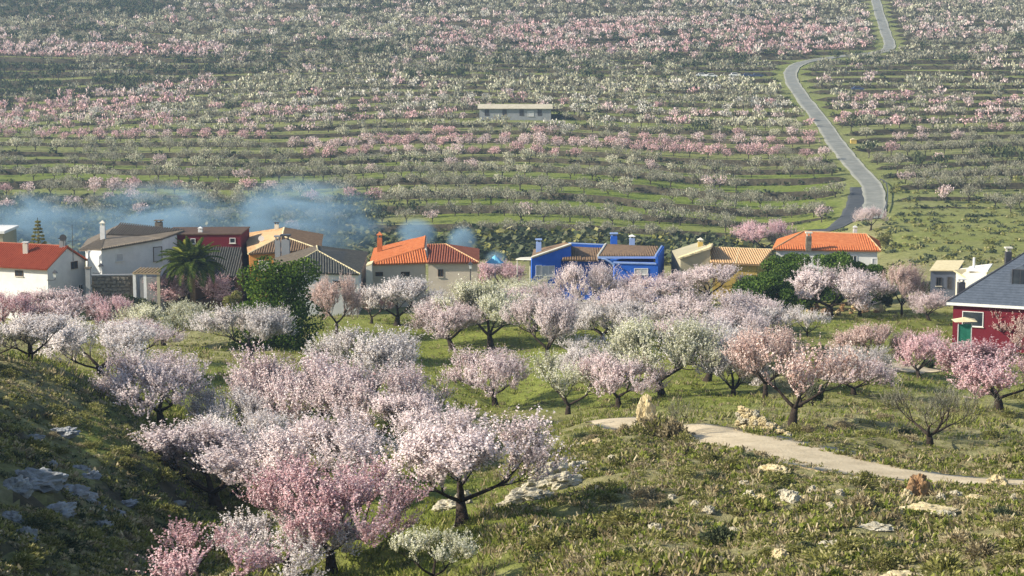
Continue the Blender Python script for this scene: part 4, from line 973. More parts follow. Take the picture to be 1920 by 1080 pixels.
# --- outbuildings at the right
hJ = house('dark grey fronted low outbuilding behind the slate roofed house', 1775, 520, 222, 'outbuilding', 'outbuilding')
j0, j1 = U3(1745, 508, 219), U3(1792, 508, 219); MB().prism([j0, j1, drop(j1), drop(j0)], (2.2, 6, 0)).build('wall', M['w_dgrey'], hJ)
roof(hJ, [j0 + Vector((-.2, -.2, .1)), j1 + Vector((.2, -.2, .1)), j1 + Vector((2.4, 6, .5)), j0 + Vector((2, 6, .5))], M['r_cream'], ribs=False, thick=.1)
window(hJ, 1760, 528, 8, 14, j0, j1, 'metal', 'glass'); window(hJ, 1780, 530, 6, 20, j0, j1, 'metal', 'metal', 'door', door=True)
hJ2 = house('cream outbuilding with white mono pitch roof and thin white flue', 1830, 515, 216, 'outbuilding', 'outbuilding')
j2, j3 = U3(1796, 515, 216), U3(1850, 509, 213); MB().prism([j2, j3, drop(j3), drop(j2)], (.8, 5, 0)).build('wall', M['w_cream'], hJ2)
roof(hJ2, [U3(1812, 505, 215), U3(1852, 507, 213), U3(1861, 494, 219), U3(1818, 499, 220)], M['w_white'], ribs=False, thick=.2); roof(hJ2, [U3(1788, 506, 216), U3(1815, 522, 215), U3(1816, 504, 218)], M['r_cream'], ribs=False)
t_ = U3(1826, 499, 217); MB().tube([t_ - Zv * .5, t_ + Zv * 1.0], [.14, .14], 8).build('flue', M['w_white'], hJ2)

# --- slate roofed dark red house
hK = house('dark red house with large blue-grey slate roof and dormer at the right edge', 1850, 580, 190)
th = R(-23); u = Vector((math.cos(th), math.sin(th), 0)); v = Vector((-math.sin(th), math.cos(th), 0)); X, rise, L = 6.9, 4.8, 24
a0 = U3(1775, 566, 190); a1 = a0 + u * L; a2 = a1 + v * 2 * X; a3 = a0 + v * 2 * X; rA = a0 + (u + v) * X + Zv * rise; rB = a1 + (v - u) * X + Zv * rise
for q_ in ([a0, a1, rB, rA], [a1, a2, rB], [a2, a3, rA, rB], [a3, a0, rA]): roof(hK, q_, M['r_slate'], ribs=False)
sl_ = MB()       # courses of slates as thin proud strips
nrm = (a1 - a0).cross(rA - a0).normalized(); nrm = nrm if nrm.z > 0 else -nrm
for k_ in range(1, 22):
    t_ = k_ / 22; pa, pb_ = a0.lerp(rA, t_), a1.lerp(rB, t_); e_ = (pb_ - pa).normalized(); sl_.prism([pa + nrm * .004, pb_ + nrm * .004, pb_ + nrm * .03 , pa + nrm * .03], nrm.cross(e_) * .05)
sl_.build('slate_courses', M['r_slate'], hK)
MB().prism([a0 - v * .02 - Zv * .02, a1 - v * .02 - Zv * .02, a1 - v * .02 - Zv * .3, a0 - v * .02 - Zv * .3], -v * .1).build('fascia', M['frame'], hK)
edge_tiles(hK, [a0, rA, rB], M['metal'], .1)
_, wq = walls(hK, [a0, a1, a2, a3], M['w_red'], inset=.7, zb=CZ - 34, ztop=-.15)
window(hK, 1824, 598, 34, 26, wq[0], wq[1], 'frame', 'glass', bars=0)
dm = ray_plane(1908, 532, a0.lerp(rA, .5), nrm); dmb = MB(); s0, s1 = dm - u * .75, dm + u * 1.6
dmb.prism([s0 - Zv * .3, s1 - Zv * .3, s1 + Zv * 1.3, (s0 + s1) / 2 + Zv * 1.9, s0 + Zv * 1.3], v * 3.2); do = dmb.build('dormer', M['r_slate'], hK)
window(do, 1913, 521, 26, 30, s0 - v * .02, s1 - v * .02, 'metal', 'glass'); 
for w_ in list(do.children):
    pass
chimney(hK, 1890, 462, 492, 11, 200, 'metal', 'w_cream'); chimney(hK, 1872, 531, 552, 11, 193.5, 'metal', 'w_cream'); chimney(hK, 1802, 521, 546, 13, 196, 'metal', 'w_white')
gn = empty('shade_screen', (0, 0, 0)); tag(gn, 'green netting screen in front of the dark red house', 'screen'); a_, b_ = U3(1797, 608, 184), U3(1822, 608, 184); MB().prism([a_, b_, b_ - Zv * 1.7, a_ - Zv * 1.7], (0, .08, 0)).build('netting', M['net'], gn)
for q in (a_, b_): MB().tube([q + Zv * .1, Vector((q.x, q.y, gz(q.x, q.y) - .3))], [.05, .05], 6).build('post', M['steel'], gn)
cn = empty('parasol', U3(1808, 600, 184.5)); tag(cn, 'low cream canvas canopy over the green netting', 'parasol'); MB().add([(-1.1, -.8, -.1), (1.1, -.8, -.05), (1.2, .8, 0), (-1.1, .8, -.05), (0, 0, .3)], [(3, 2, 1, 0), (0, 1, 4), (1, 2, 4), (2, 3, 4), (3, 0, 4)]).build('canvas', M['r_cream'], cn); MB().tube([(0, 0, .2), (0, 0, -3)], [.04, .04], 5).build('pole', M['steel'], cn)
wc = empty('garden_chair', U3(1786, 634, 180)); wc.location.z = gz(wc.location.x, wc.location.y); tag(wc, 'white garden chair left of the green netting', 'chair')
MB().box(-.28, .28, -.28, .28, .42, .48).build('seat', M['frame'], wc); MB().box(-.28, .28, .24, .30, .50, 1.05).build('backrest', M['frame'], wc)
for sx_ in (-.24, .24):
    for sy_ in (-.24, .24): MB().box(sx_ - .03, sx_ + .03, sy_ - .03, sy_ + .03, 0, .42).build('leg', M['frame'], wc)
fe = empty('garden_fence', (0, 0, 0)); tag(fe, 'low grey garden fence with pickets below the green netting', 'fence')
a_, b_ = place(1785, 662), place(1832, 662); nb = 16; pk = None
for i in range(nb):
    q = a_.lerp(b_, i / (nb - 1))
    if pk is None: pk = MB().box(-.05, .05, -.02, .02, 0, 1.0).build('picket', M['steel'], fe); pk.location = q
    else: o = pk.copy(); col.objects.link(o); o.location = q
MB().prism([a_ + Zv * .8, b_ + Zv * .8, b_ + Zv * .88, a_ + Zv * .88], (0, .06, 0)).build('rail', M['steel'], fe)
# piece of pale roof at the left frame edge
hL = house('pale flat roof of a farther house at the left edge above the red roof', 0, 436, 250, 'outbuilding', 'outbuilding'); a_, b_ = U3(-60, 437, 250), U3(5, 438, 250); MB().prism([a_, b_, drop(b_), drop(a_)], (0, 7, 0)).build('wall', M['w_khaki'], hL); MB().prism([a_ + Vector((0, -.3, .01)), b_ + Vector((.3, -.3, .01)), b_ + Vector((.3, -.3, .35)), a_ + Vector((0, -.3, .35))], (0, 7.6, 0)).build('roof', M['w_white'], hL)
# --- long barn on the far terraces
bn = house('long low barn with pale sheet roof alone on the far terraces', 966, 210, 0, 'barn', 'barn'); 
bx_, by_ = hit(966, 224); bz = gz(bx_, by_); s = FPX / by_; bw = 67 / s
p00 = Vector((bx_ - bw, by_, bz - 1.5)); zt_ = U3(966, 203.5, by_).z
MB().box(bx_ - bw, bx_ + bw, by_, by_ + 8, bz - 1.5, zt_).build('wall', M['w_grey'], bn)
roof(bn, [(bx_ - bw - .5, by_ - .6, zt_ + .02), (bx_ + bw + .5, by_ - .6, zt_ + .02), (bx_ + bw + .5, by_ + 4.5, zt_ + 1.15), (bx_ - bw - .5, by_ + 4.5, zt_ + 1.15)], M['r_barn'], ribs=False)
roof(bn, [(bx_ - bw - .5, by_ + 9, zt_ + .02), (bx_ + bw + .5, by_ + 9, zt_ + .02), (bx_ + bw + .5, by_ + 4.5, zt_ + 1.15), (bx_ - bw - .5, by_ + 4.5, zt_ + 1.15)], M['r_barn'], ribs=False)
for q in (913, 946, 978, 1012): window(bn, q, 211, 7, 11, (bx_ - bw, by_, 0), (bx_ + bw, by_, 0), 'dframe', 'metal', 'door', door=True)
window(bn, 995, 213, 11, 9, (bx_ - bw, by_, 0), (bx_ + bw, by_, 0), 'frame', 'shutter', bars=0)
# --- parked cars on the far road
def car(px, py, paint, label, rz=0.0):
    q = place(px, py); e = empty('parked_car', q + Zv * .05, rz); tag(e, label, 'car', 'cars parked on the far terraces')
    b = MB(); prof = [(-2.1, .35), (-2.1, .85), (-1.5, .95), (-1.1, 1.42), (.6, 1.45), (1.2, .98), (2.05, .85), (2.1, .35)]
    b.prism([(x_, -.82, z_) for x_, z_ in prof], (0, 1.64, 0)).build('body', M[paint], e)
    MB().prism([(x_, -.835, z_) for x_, z_ in [(-1.35, .98), (-1.02, 1.36), (.55, 1.38), (1.0, 1.0)]], (0, 1.67, 0)).build('windows', M['glass'], e)
    for x_ in (-1.35, 1.3):
        for y_ in (-.86, .70): MB().tube([(x_, y_, .33), (x_, y_ + .16, .33)], [.33, .33], 10).build('wheel', M['metal'], e)
for px_, py_, pt, lb in [(1316,144,'carw','white car leftmost of the cars parked on the far terrace'),(1334,145,'carw','second white car from the left on the far terrace'),(1378,143,'carw','white car in the middle of the parked row on the far terrace'),(1402,143,'card','dark blue car left of its neighbour in the parked row'),(1420,144,'card','dark blue car at the right end of the parked row'),(1608,172,'card','dark blue car right of the concrete road bend')]: car(px_, py_, pt, lb)
sh_ = empty('field_shed', place(1600, 268)); tag(sh_, 'small bright yellow-green shed beside the concrete road', 'shed'); MB().box(-.8, .8, -.6, .6, -.3, 1.0).build('wall', M['w_yellow'], sh_); MB().prism([(-.95, -.7, 1.01), (.95, -.7, 1.01), (0, -.7, 1.4)], (0, 1.4, 0)).build('roof', M['r_cream'], sh_)
# guard rail beside the lower road
gr = empty('guard_rail', (0, 0, 0)); tag(gr, 'dark guard rail on the right side of the lower concrete road', 'guard rail')
gc = ribbon_pts([(1658,400),(1664,380),(1662,350),(1650,342)]); top_ = [Vector((q[0], q[1], gz(q[0], q[1]) + .8)) for q in gc[::5]]
mbg = MB(); mbg.tube(top_, [.14] * len(top_), 4); mbg.build('rail', M['metal'], gr)
for q in top_: MB().box(q.x - .06, q.x + .06, q.y - .06, q.y + .06, q.z - 1.1, q.z).build('post', M['metal'], gr)

# ------------------------------------------------------------------ broadleaf, pines, palm
def leafmass(name, blobs, n, size, mat, parent, seed=1, elong=1.2, fuzz=.12):
    rg = np.random.default_rng(seed); C = []; ws = np.array([b[3] ** 2 for b in blobs]); ws = ws / ws.sum()
    for b, k_ in zip(blobs, rg.multinomial(n, ws)):
        v_ = rg.normal(size=(k_, 3)); v_ /= np.linalg.norm(v_, axis=1)[:, None]
        rr_ = b[3] * (1 - np.abs(rg.normal(size=(k_, 1))) * fuzz * 1.6 + rg.uniform(-.04, .07, (k_, 1)))
        C.append(np.array(b[:3]) + v_ * rr_ * np.array([1, 1, b[4] if len(b) > 4 else .85]))
    V, F = quads(np.concatenate(C), size, rg, elong); return link(name, tri_quads_mesh(name, V, F), parent, M[mat])
def blobs_in(seed, n, sx_, sy_, z0, z1, r0, r1, taper=0.0, fl=.85):
    rd = random.Random(seed); out = []
    for i in range(n):
        z = rd.uniform(z0, z1); k_ = 1 - taper * (z - z0) / (z1 - z0); a = rd.uniform(0, 6.28); q = math.sqrt(rd.random())
        out.append((math.cos(a) * q * sx_ * k_, math.sin(a) * q * sy_ * k_, z, rd.uniform(r0, r1) * (.7 + .3 * k_), fl))
    return out
def simple_trunk(parent, h, r, limbs, seed, mat='bark', spread=1.5):
    rd = random.Random(seed); mb = MB(); mb.tube([(0, 0, -.4), (rd.uniform(-.1, .1), 0, h * .5), (rd.uniform(-.2, .2), 0, h)], [r * 1.3, r, r * .8], 8)
    for i in range(limbs):
        a = 6.28 * i / limbs + rd.uniform(-.3, .3); mb.tube([(0, 0, h * .8), (math.cos(a) * spread * .5, math.sin(a) * spread * .5, h * 1.25), (math.cos(a) * spread, math.sin(a) * spread, h * 1.8)], [r * .6, r * .4, r * .2], 5)
    return mb.build('trunk', M[mat], parent, True)
q = place(525, 665); gt = empty('evergreen_tree', q); tag(gt, 'big dense dark green tree with lit left side in front of the grey roofed house', 'tree')
s = FPX / q.y; simple_trunk(gt, 2.0, .28, 5, 3)
bl = blobs_in(11, 46, 72 / s, 3.4, .9, 8.0, 1.2, 1.9, .25) + [(-1.2, 0, 8.3, 1.3, .9), (1.0, .3, 7.6, 1.4, .9), (3.2, 0, 3.5, 1.4, .9), (-2.8, 0, 4, 1.3, .9)]
leafmass('crown', bl, 22000, .2, 'leaf', gt, 5)
q = place(440, 600); gt2 = empty('evergreen_tree', q); tag(gt2, 'low yellow-green bush at the left foot of the big green tree', 'shrub'); simple_trunk(gt2, .6, .1, 4, 8, spread=.6); leafmass('crown', blobs_in(12, 8, .9, .8, .6, 2.6, .5, .8), 2500, .2, 'olive', gt2, 6)
def pine(px, py, wpx, top, seed, label, low=.0, mat='pine'):
    q = place(px, py); s = FPX / q.y; e = empty('pine_tree', q); tag(e, label, 'tree', 'pines in front of the orange hipped roof'); H = (py - top) / s; W_ = wpx / s / 2
    simple_trunk(e, H * .3, .22, 4, seed, spread=W_ * .5)
    leafmass('crown', blobs_in(seed, 30, W_ * .72, W_ * .7, H * low + .7, H - .9, .8, 1.4, .3, .75), 16000, .15, mat, e, seed, 2.0); return e
pine(1480, 576, 170, 463, 21, 'broad dark green pine, left one of the pines before the orange hipped roof')
pine(1572, 570, 150, 468, 22, 'dark green pine in the middle before the orange hipped roof')
pine(1622, 571, 92, 486, 23, 'smaller dark pine at the right end before the white wall', .1)
pine(1410, 595, 80, 515, 24, 'low green pine bush at the left end of the pines', .0)
pine(1450, 598, 110, 508, 25, 'low hanging yellowish green pine between the bush and the broad pine', .0)
q = U3(232, 556, 219); e = empty('hedge_bush', (q.x, q.y, gz(q.x, q.y))); tag(e, 'dark rounded bush below the rubble garden wall', 'shrub'); simple_trunk(e, .7, .12, 4, 9, spread=.8); leafmass('crown', [(-1.2, 0, 1.4, 1.2), (.3, 0, 1.6, 1.4), (1.8, .2, 1.4, 1.2), (3, 0, 1.2, 1.0)], 5000, .16, 'dark', e, 31)
for px_, py_, wp, hp, mt, lb in [(918,588,50,58,'redbush','dark red leaved bush behind the greenish tall almond'),(845,600,34,46,'dark','dark shrub at the beige house wall'),(905,575,24,36,'dark','dark evergreen bush under the pink tree by the beige house'),(680,560,22,40,'olive','green shrub at the cream wall strip'),(1655,470,30,40,'olive','yellow-green shrub right of the orange hipped roof'),
    (1800,560,50,34,'olive','yellow-green hedge left of the slate roofed house'),(1745,560,60,26,'dark','dark hedge left of the slate roofed house'),(1660,585,40,44,'dark','dark bush below the pine right end'),(1850,650,50,22,'olive','low green shrub before the dark red house'),(1560,680,80,30,'dark','dark low scrub right of the smallest white almond'),(1525,770,40,50,'dark','dark round bush right of the thinly flowering almond'),(1740,690,30,16,'dark','low green bush beside the bare dirt patch'),(70,600,40,36,'dark','dark bush under the door of the white house'),(180,600,60,30,'dark','dark shrub before the rubble garden wall')]:
    q = place(px_, py_); s = FPX / q.y; e = empty('shrub', q); tag(e, lb, 'shrub'); simple_trunk(e, .3, .06, 3, 4, spread=.3); W_, H = wp / s / 2, hp / s
    leafmass('foliage', blobs_in(px_, 10, W_ * .7, W_ * .6, H * .3, H * .75, min(W_, H) * .35, min(W_, H) * .5), 2600, .15, mt, e, px_)
# conifer behind the red roof
q = U3(72, 458, 233); e = empty('conifer', (q.x, q.y, GZV)); tag(e, 'small pale conifer with upright tip behind the red clay roof', 'tree'); H = U3(72, 408, 233).z - GZV
MB().tube([(0, 0, 0), (0, 0, H)], [.15, .04], 6).build('trunk', M['bark'], e); rd = random.Random(2); bl = []
for k_ in range(14):
    z = H - .5 - k_ * .42; 
    for a in np.arange(0, 6.28, 1.0): rr_ = min(.12 + k_ * .13 - .12 * (k_ % 2), 1.6) ; bl.append((math.cos(a + k_) * rr_, math.sin(a + k_) * rr_, z - rr_ * .1, .22, .5))
leafmass('crown', bl, 3000, .13, 'olive', e, 41, 1.8)
# date palm: each frond is a part
q = place(362, 585); pl_ = empty('palm_tree', (q.x, q.y, q.z)); tag(pl_, 'date palm with full arching crown before the dark red building', 'palm tree'); s = FPX / q.y; H = (585 - 500) / s
MB().tube([(0, 0, -.3), (.03, 0, H * .5), (0, 0, H * .85), (0, 0, H)], [.36, .30, .32, .46], 10).build('trunk', M['pbark'], pl_, True)
mb = MB(); 
for k_ in range(90):
    a = k_ * 2.4; z = H * (.1 + .9 * k_ / 90); r_ = .31 + .14 * max(0, k_ / 90 - .8) * 5; c_ = Vector((math.cos(a) * r_, math.sin(a) * r_, z)); t_ = Vector((-math.sin(a), math.cos(a), 0)); o_ = Vector((math.cos(a), math.sin(a), 0))
    mb.add([c_ - t_ * .09, c_ + t_ * .09, c_ + o_ * .09 + Zv * .16], [(0, 1, 2)])
mb.build('frond_bases', M['pbark'], pl_)
def frond_mesh(Lf, droop, seed):
    rd = random.Random(seed); mb = MB(); pts = []; n_ = 12; a = 0; p = Vector((0, 0, 0)); dirv = 0.0
    for i in range(n_ + 1): pts.append(p.copy()); ang = -droop * (i / n_) ** 1.3; p = p + Vector((math.cos(ang), 0, math.sin(ang))) * Lf / n_
    mb.tube(pts, [.035 * (1 - .8 * i / n_) + .006 for i in range(n_ + 1)], 4)
    for i in range(62):
        t = .12 + .87 * i / 61; f = t * n_; k_ = min(int(f), n_ - 1); c_ = pts[k_].lerp(pts[k_ + 1], f - k_); tv = (pts[k_ + 1] - pts[k_]).normalized(); ll = (.62 * math.sin(math.pi * (t * .85 + .12)) + .1)
        for sd_ in (-1, 1):
            dv = (tv * .75 + Vector((0, sd_, -.12 + rd.uniform(-.15, .2)))).normalized() * ll; w2 = tv * .028
            mb.add([c_ - w2, c_ + w2, c_ + w2 * .8 + dv * .6, c_ + dv + Vector((0, 0, -.08))], [(0, 1, 2, 3)])
    me = bpy.data.meshes.new('frond'); me.from_pydata(mb.V, [], mb.F); me.update(); me.materials.append(M['palm']); return me
FM = [frond_mesh(3.5, dr, i) for i, dr in enumerate((1.0, 1.35, 1.7, .7))]
rd = random.Random(9)
for i in range(74):
    t = i / 74; el = math.radians(82 - 88 * t ** .85 + rd.uniform(-7, 7)); az = i * 2.399; o = bpy.data.objects.new('frond', FM[3 if t < .2 else (0 if t < .45 else (1 if t < .8 else 2))]); col.objects.link(o); o.parent = pl_
    o.location = (0, 0, H + .1); o.rotation_euler = (rd.uniform(-.3, .3), -el, az); sc_ = rd.uniform(1.1, 1.35) * (1.0 if t > .25 else .86); o.scale = (sc_,) * 3
    if i in (14, 22, 30): o.material_slots[0].link = 'OBJECT'; o.material_slots[0].material = M['palmy']; o['label'] = 'yellowing frond'

# ------------------------------------------------------------------ rocks, stone wall, rubble
def rock_mesh(seed, flat=.6, mat='rock'):
    import bmesh
    bm = bmesh.new(); bmesh.ops.create_icosphere(bm, subdivisions=4, radius=1)
    for v_ in bm.verts:
        c = v_.co.normalized(); k_ = 1 + .32 * mnoise.noise(c * 1.3 + Vector((seed, 0, 0))) + .24 * mnoise.cell(c * 2.6 + Vector((seed * 3.1, 0, 0))) + .16 * mnoise.noise(c * 5 + Vector((seed, 5, 0)))
        v_.co = Vector((c.x * k_, c.y * k_ * .8, c.z * k_ * flat))
    me = bpy.data.meshes.new('rock'); bm.to_mesh(me); bm.free(); me.materials.append(M[mat]); return me
RM = [rock_mesh(i, f) for i, f in enumerate((.6, .8, .35, .45, .7))]
TS = [(1222,818,2.0,'oliv2'),(1240,822,2.3,'olive'),(1262,826,2.1,'oliv2'),(1195,822,1.6,'olive'),(1170,820,1.3,'oliv2'),(1283,830,1.3,'olive')]
RP = []
def put_rock(px, py, wpx, hpx, i, label, mat='rock', rz=None, tilt=0, sink=.3):
    wpx *= 1.15; hpx *= 1.35
    q = place(px, py); s = FPX / q.y; RP.append((q.x, q.y, wpx / s * .55 + .15)); o = bpy.data.objects.new('rock', RM[i % 5]); col.objects.link(o)
    hz = hpx / s; o.location = (q.x, q.y, q.z + hz * .5 - hz * sink); o.rotation_euler = (0, tilt, rng.uniform(0, 6.28) if rz is None else rz)
    w2 = wpx / s / 2; o.scale = (w2, w2 * (1 if rz is None else .7), hz / 2 / (.6, .8, .35, .45, .7)[i % 5])
    o.material_slots[0].link = 'OBJECT'; o.material_slots[0].material = M[mat]; tag(o, label, 'rock', 'rocks on the scrub slope'); return o
put_rock(1211, 797, 30, 50, 4, 'upright pale boulder at the end of the short path', 'rock_w', 0, sink=.15)
put_rock(1722, 922, 44, 42, 4, 'brown squarish boulder below the dirt path', 'rock_r', .3)
put_rock(1700, 925, 22, 18, 1, 'small ochre stone touching the brown boulder', 'rock_w')
put_rock(1872, 912, 34, 22, 0, 'pale block at the right end of the dirt path', 'rock_w', 0)
outc = [(1040,895,80,36),(1075,880,50,30),(1010,915,60,26),(1058,912,60,24),(985,938,70,22),(1015,935,50,16),(955,945,44,14),(1090,868,34,16),(1030,880,36,14)]
for i, (a, b, c, d) in enumerate(outc): put_rock(a, b, c, d, i, ['long pale limestone slab at the top of the outcrop right of the big tree','pale slab at the upper right of the limestone outcrop','pale slab in the middle left of the limestone outcrop','pale slab in the middle right of the limestone outcrop','flat low slab at the lower left of the limestone outcrop','small slab under the middle of the limestone outcrop','lowest leftmost stone of the limestone outcrop','highest small stone of the limestone outcrop','small stone beside the top slab of the outcrop'][i], 'rock', .5, sink=.35)
small = [(1450,890,46,15),(1303,952,18,16),(1330,962,24,14),(1405,935,26,20),(1428,950,18,14),(1468,945,24,16),(1482,950,34,18),(1523,928,18,20),(1508,945,16,12),(1575,938,16,12),(1557,960,18,12),(1606,905,26,9),(1740,962,90,14),(1765,968,40,12),(1640,995,56,12),(1568,1022,56,12),(1462,1048,30,14),(1228,994,28,18),(1765,930,16,14),(1900,940,12,16),(1690,1074,90,16),(1000,1000,20,8),(840,945,50,18),(870,940,26,26),(1120,838,14,10),(1148,872,14,10),(1350,915,16,9),(1395,905,22,12),(1330,905,14,9),(1180,960,16,10),(1260,930,16,9),(1792,925,20,12),(1830,930,34,9),(1650,930,14,8),(1420,985,14,9),(1375,1010,16,9),(1540,975,16,8),(1850,990,20,9)]
for i, (a, b, c, d) in enumerate(small): put_rock(a, b, c, d, i + 2, ('pale limestone rock ' if c > 22 else 'small pale stone ') + ('right of the big forked tree' if a < 1200 else ('between the sapling and the dry stone wall' if a < 1400 else 'below the dry stone wall' if a < 1560 else 'left of the brown boulder' if a < 1700 else 'right of or under the brown boulder') + (' just under the dirt path' if b < 960 else ' near the bottom edge')), 'rock' if i % 4 else 'rock_w')
lft = [(110,806,90,14),(60,812,50,12),(150,880,60,14),(95,872,40,12),(60,912,130,36),(140,925,110,34),(30,935,80,30),(105,955,110,24),(200,960,80,16),(235,945,60,10),(45,1005,60,30),(40,880,50,10),(190,985,50,12),(330,930,40,8),(20,965,60,20),(170,905,60,14),(60,1020,30,14)]
for i, (a, b, c, d) in enumerate(lft): put_rock(a, b, c * .7, d * 1.1, (0, 1, 4)[i % 3], ('large ' if c > 90 else 'small ' if c < 55 else '') + 'grey limestone slab on the shaded slope ' + ('by the left edge ' if a < 70 else 'farther right ' if a > 180 else '') + ('near its top' if b < 860 else 'in its middle band' if b < 940 else 'low down'), 'rock_b', .2 + .3 * (i % 4), tilt=.15 * (i % 3 - 1), sink=.55)
def stone_pile(label, name, cat, spec, mats, wst, seed, group_rz=0):
    """spec: list of (px, py, levels); a wall or heap where every stone is a part"""
    rd = random.Random(seed); e = empty(name, (0, 0, 0)); tag(e, label, cat)
    for px_, py_, nl in spec:
        q = place(px_, py_)
        for j in range(nl):
            o = bpy.data.objects.new('stone', RM[rd.randrange(5)]); col.objects.link(o); o.parent = e; w_ = wst * rd.uniform(.75, 1.3)
            o.location = (q.x + rd.uniform(-.12, .12), q.y + rd.uniform(-.3, .3) + j * .05, q.z + .08 + j * wst * 1.05); o.rotation_euler = (rd.uniform(-.4, .4), rd.uniform(-.4, .4), rd.uniform(0, 6)); o.scale = (w_, w_, w_ * 1.1)
            o.material_slots[0].link = 'OBJECT'; o.material_slots[0].material = M[rd.choice(mats)]
sp_ = []
for i in range(17):
    t = i / 16; pxw = 1388 + t * 92; top_ = 764 + 46 * t; pyb = 800 + 18 * t
    sp_.append((pxw, pyb, max(1, int((pyb - top_) / 5.2)))); sp_.append((pxw + 3, pyb - 2, max(1, int((pyb - top_) / 5.8))))
stone_pile('collapsing dry stone wall of pale yellow stones beside the dirt path', 'dry_stone_wall', 'stone wall', sp_, ['rock_w', 'rock_w', 'rock'], .19, 3)
stone_pile('brown rubble heap between the wide pale almond and the small white almonds', 'rubble_heap', 'rubble', [(1385 + i * 5.5, 612 + 4 * math.sin(i), 1 + (i % 3)) for i in range(11)], ['rock_r', 'rock_r', 'rock_w'], .3, 4)
stone_pile('brown rubble bank under the broad almond at the pines', 'rubble_heap', 'rubble', [(1515 + i * 8, 585 + 3 * math.sin(i * 2), 1 + (i % 3)) for i in range(18)], ['rock_r', 'rock_r', 'rock_r', 'rock_w'], .28, 5)
stone_pile('loose border stones along the lower edge of the short path', 'stone_row', 'stones', [(1060 + i * 9, 838 - i * 2, 1) for i in range(7)], ['rock_w', 'rock'], .16, 6)

# ------------------------------------------------------------------ scrub and grass close by
def shrub_mesh(seed, n, size, hgt, spiky):
    rg = np.random.default_rng(seed); rd = random.Random(seed); Vs = []; C = []; AX = []
    for _ in range(n):
        a = rd.uniform(0, 6.28); el = rd.uniform(.25, 1.5); d = np.array([math.cos(a) * math.cos(el), math.sin(a) * math.cos(el), math.sin(el) * hgt]); t = rd.uniform(.5, 1.0) * (.8 + .35 * mnoise.noise(Vector(d) * 2 + Vector((seed, 0, 0))))
        C.append(d * t); AX.append(d)
    C = np.array(C); AX = np.array(AX); AX /= np.linalg.norm(AX, axis=1)[:, None]
    return quads(C, size, rg, spiky, axis=AX)
SH = []
for i, (n_, sz, hg, spk) in enumerate([(900, .062, .8, 2.8), (950, .058, .65, 2.2), (850, .065, 1.0, 3.2), (900, .06, .75, 1.8)]):
    V, F = shrub_mesh(300 + i, n_, sz, hg, spk); m_ = tri_quads_mesh('foliage', V, F); m_.materials.append(M['olive']); SH.append(m_)
rs = random.Random(77); ns = 0
def scrub_ok(px, py):
    if dist_to(np.array([0.]), np.array([0.]), path_c)[0] < 0: return False
    return True
spots = []
while len(spots) < 285:
    zz = rs.random()
    if zz < .52: px_, py_ = rs.uniform(1000, 1915), rs.uniform(840, 1075)
    elif zz < .80: px_, py_ = rs.uniform(0, 330), rs.uniform(690, 1075)
    elif zz < .9: px_, py_ = rs.uniform(1480, 1915), rs.uniform(750, 840)
    else: px_, py_ = rs.uniform(1080, 1350), rs.uniform(790, 900)
    if px_ > 1000 and py_ < 905:
        if (px_ - 1100) * .14 + 800 > py_ - 8 and zz < .8: continue
    if zz < .52 and px_ < 1000 + (1075 - py_) * .1: continue
    if zz < .52 and px_ < 1130 and py_ > 900 and rs.random() < .6: continue
    if .52 <= zz < .8 and px_ > 120 + (py_ - 690) * 1.1: continue
    x, y = hit(px_, py_)
    if float(dist_to(np.array([x]), np.array([y]), path_c)[0]) < 2.6: continue
    if any(abs(px_ - r_[0]) < r_[2] * .5 + 4 and -6 < py_ - r_[1] < 14 for r_ in small + outc + lft): continue
    spots.append((px_, py_, x, y))
zs = ground(np.array([s_[2] for s_ in spots]), np.array([s_[3] for s_ in spots]))
for (px_, py_, x, y), z in zip(spots, zs):
    o = bpy.data.objects.new('scrub_bush', SH[rs.randrange(4)]); col.objects.link(o); w_ = rs.uniform(.4, 1.15); o.location = (x, y, z - .05); o.rotation_euler = (0, 0, rs.uniform(0, 6.28)); o.scale = (w_, w_, w_ * rs.uniform(.55, .9))
    mt = rs.choice(['olive', 'olive', 'olive', 'oliv2', 'dark']); o.material_slots[0].link = 'OBJECT'; o.material_slots[0].material = M[mt]
    hi_ = py_ < 800 + (px_ - 1100) * .12
    lm = next(l for lim, l in [(1090, 'right of the limestone outcrop'), (1200, 'below the short path end'), (1350, 'below the bare sapling'), (1520, 'below the dry stone wall'), (1680, 'left of the brown boulder'), (1790, 'under the brown boulder'), (9999, 'at the right edge')] if px_ < lim)
    row_ = ('upper' if py_ < 930 else 'middle' if py_ < 1000 else 'lowest') if not hi_ else 'dry'
    zn = ('on the ' + ('top' if py_ < 800 else 'upper' if py_ < 900 else 'rocky' if py_ < 980 else 'bottom') + ' part of the shaded slope at left') if px_ < 450 else ('on the dry slope above the dirt path' if hi_ else 'on the ' + row_ + ' bank ' + lm)
    szw = 'small' if w_ < .6 else 'large' if w_ > .95 else 'middling'
    tag(o, {'olive': 'olive green', 'oliv2': 'dry brownish', 'dark': 'dark green'}[mt] + ' ' + szw + ' bush ' + zn, 'bush', 'low scrub bushes ' + zn)
for px_, py_, w_, mt in TS:
    q = place(px_, py_); o = bpy.data.objects.new('scrub_bush', SH[px_ % 4]); col.objects.link(o); o.location = q - Zv * .1; o.rotation_euler = (0, 0, px_); o.scale = (w_ * .8, w_ * .8, w_ * .85); o.material_slots[0].link = 'OBJECT'; o.material_slots[0].material = M[mt]
    tag(o, ('dry brownish' if mt == 'oliv2' else 'olive green') + ' tall bush on the mound that hides the middle of the dirt path', 'bush', 'tall bushes on the mound at the dirt path')
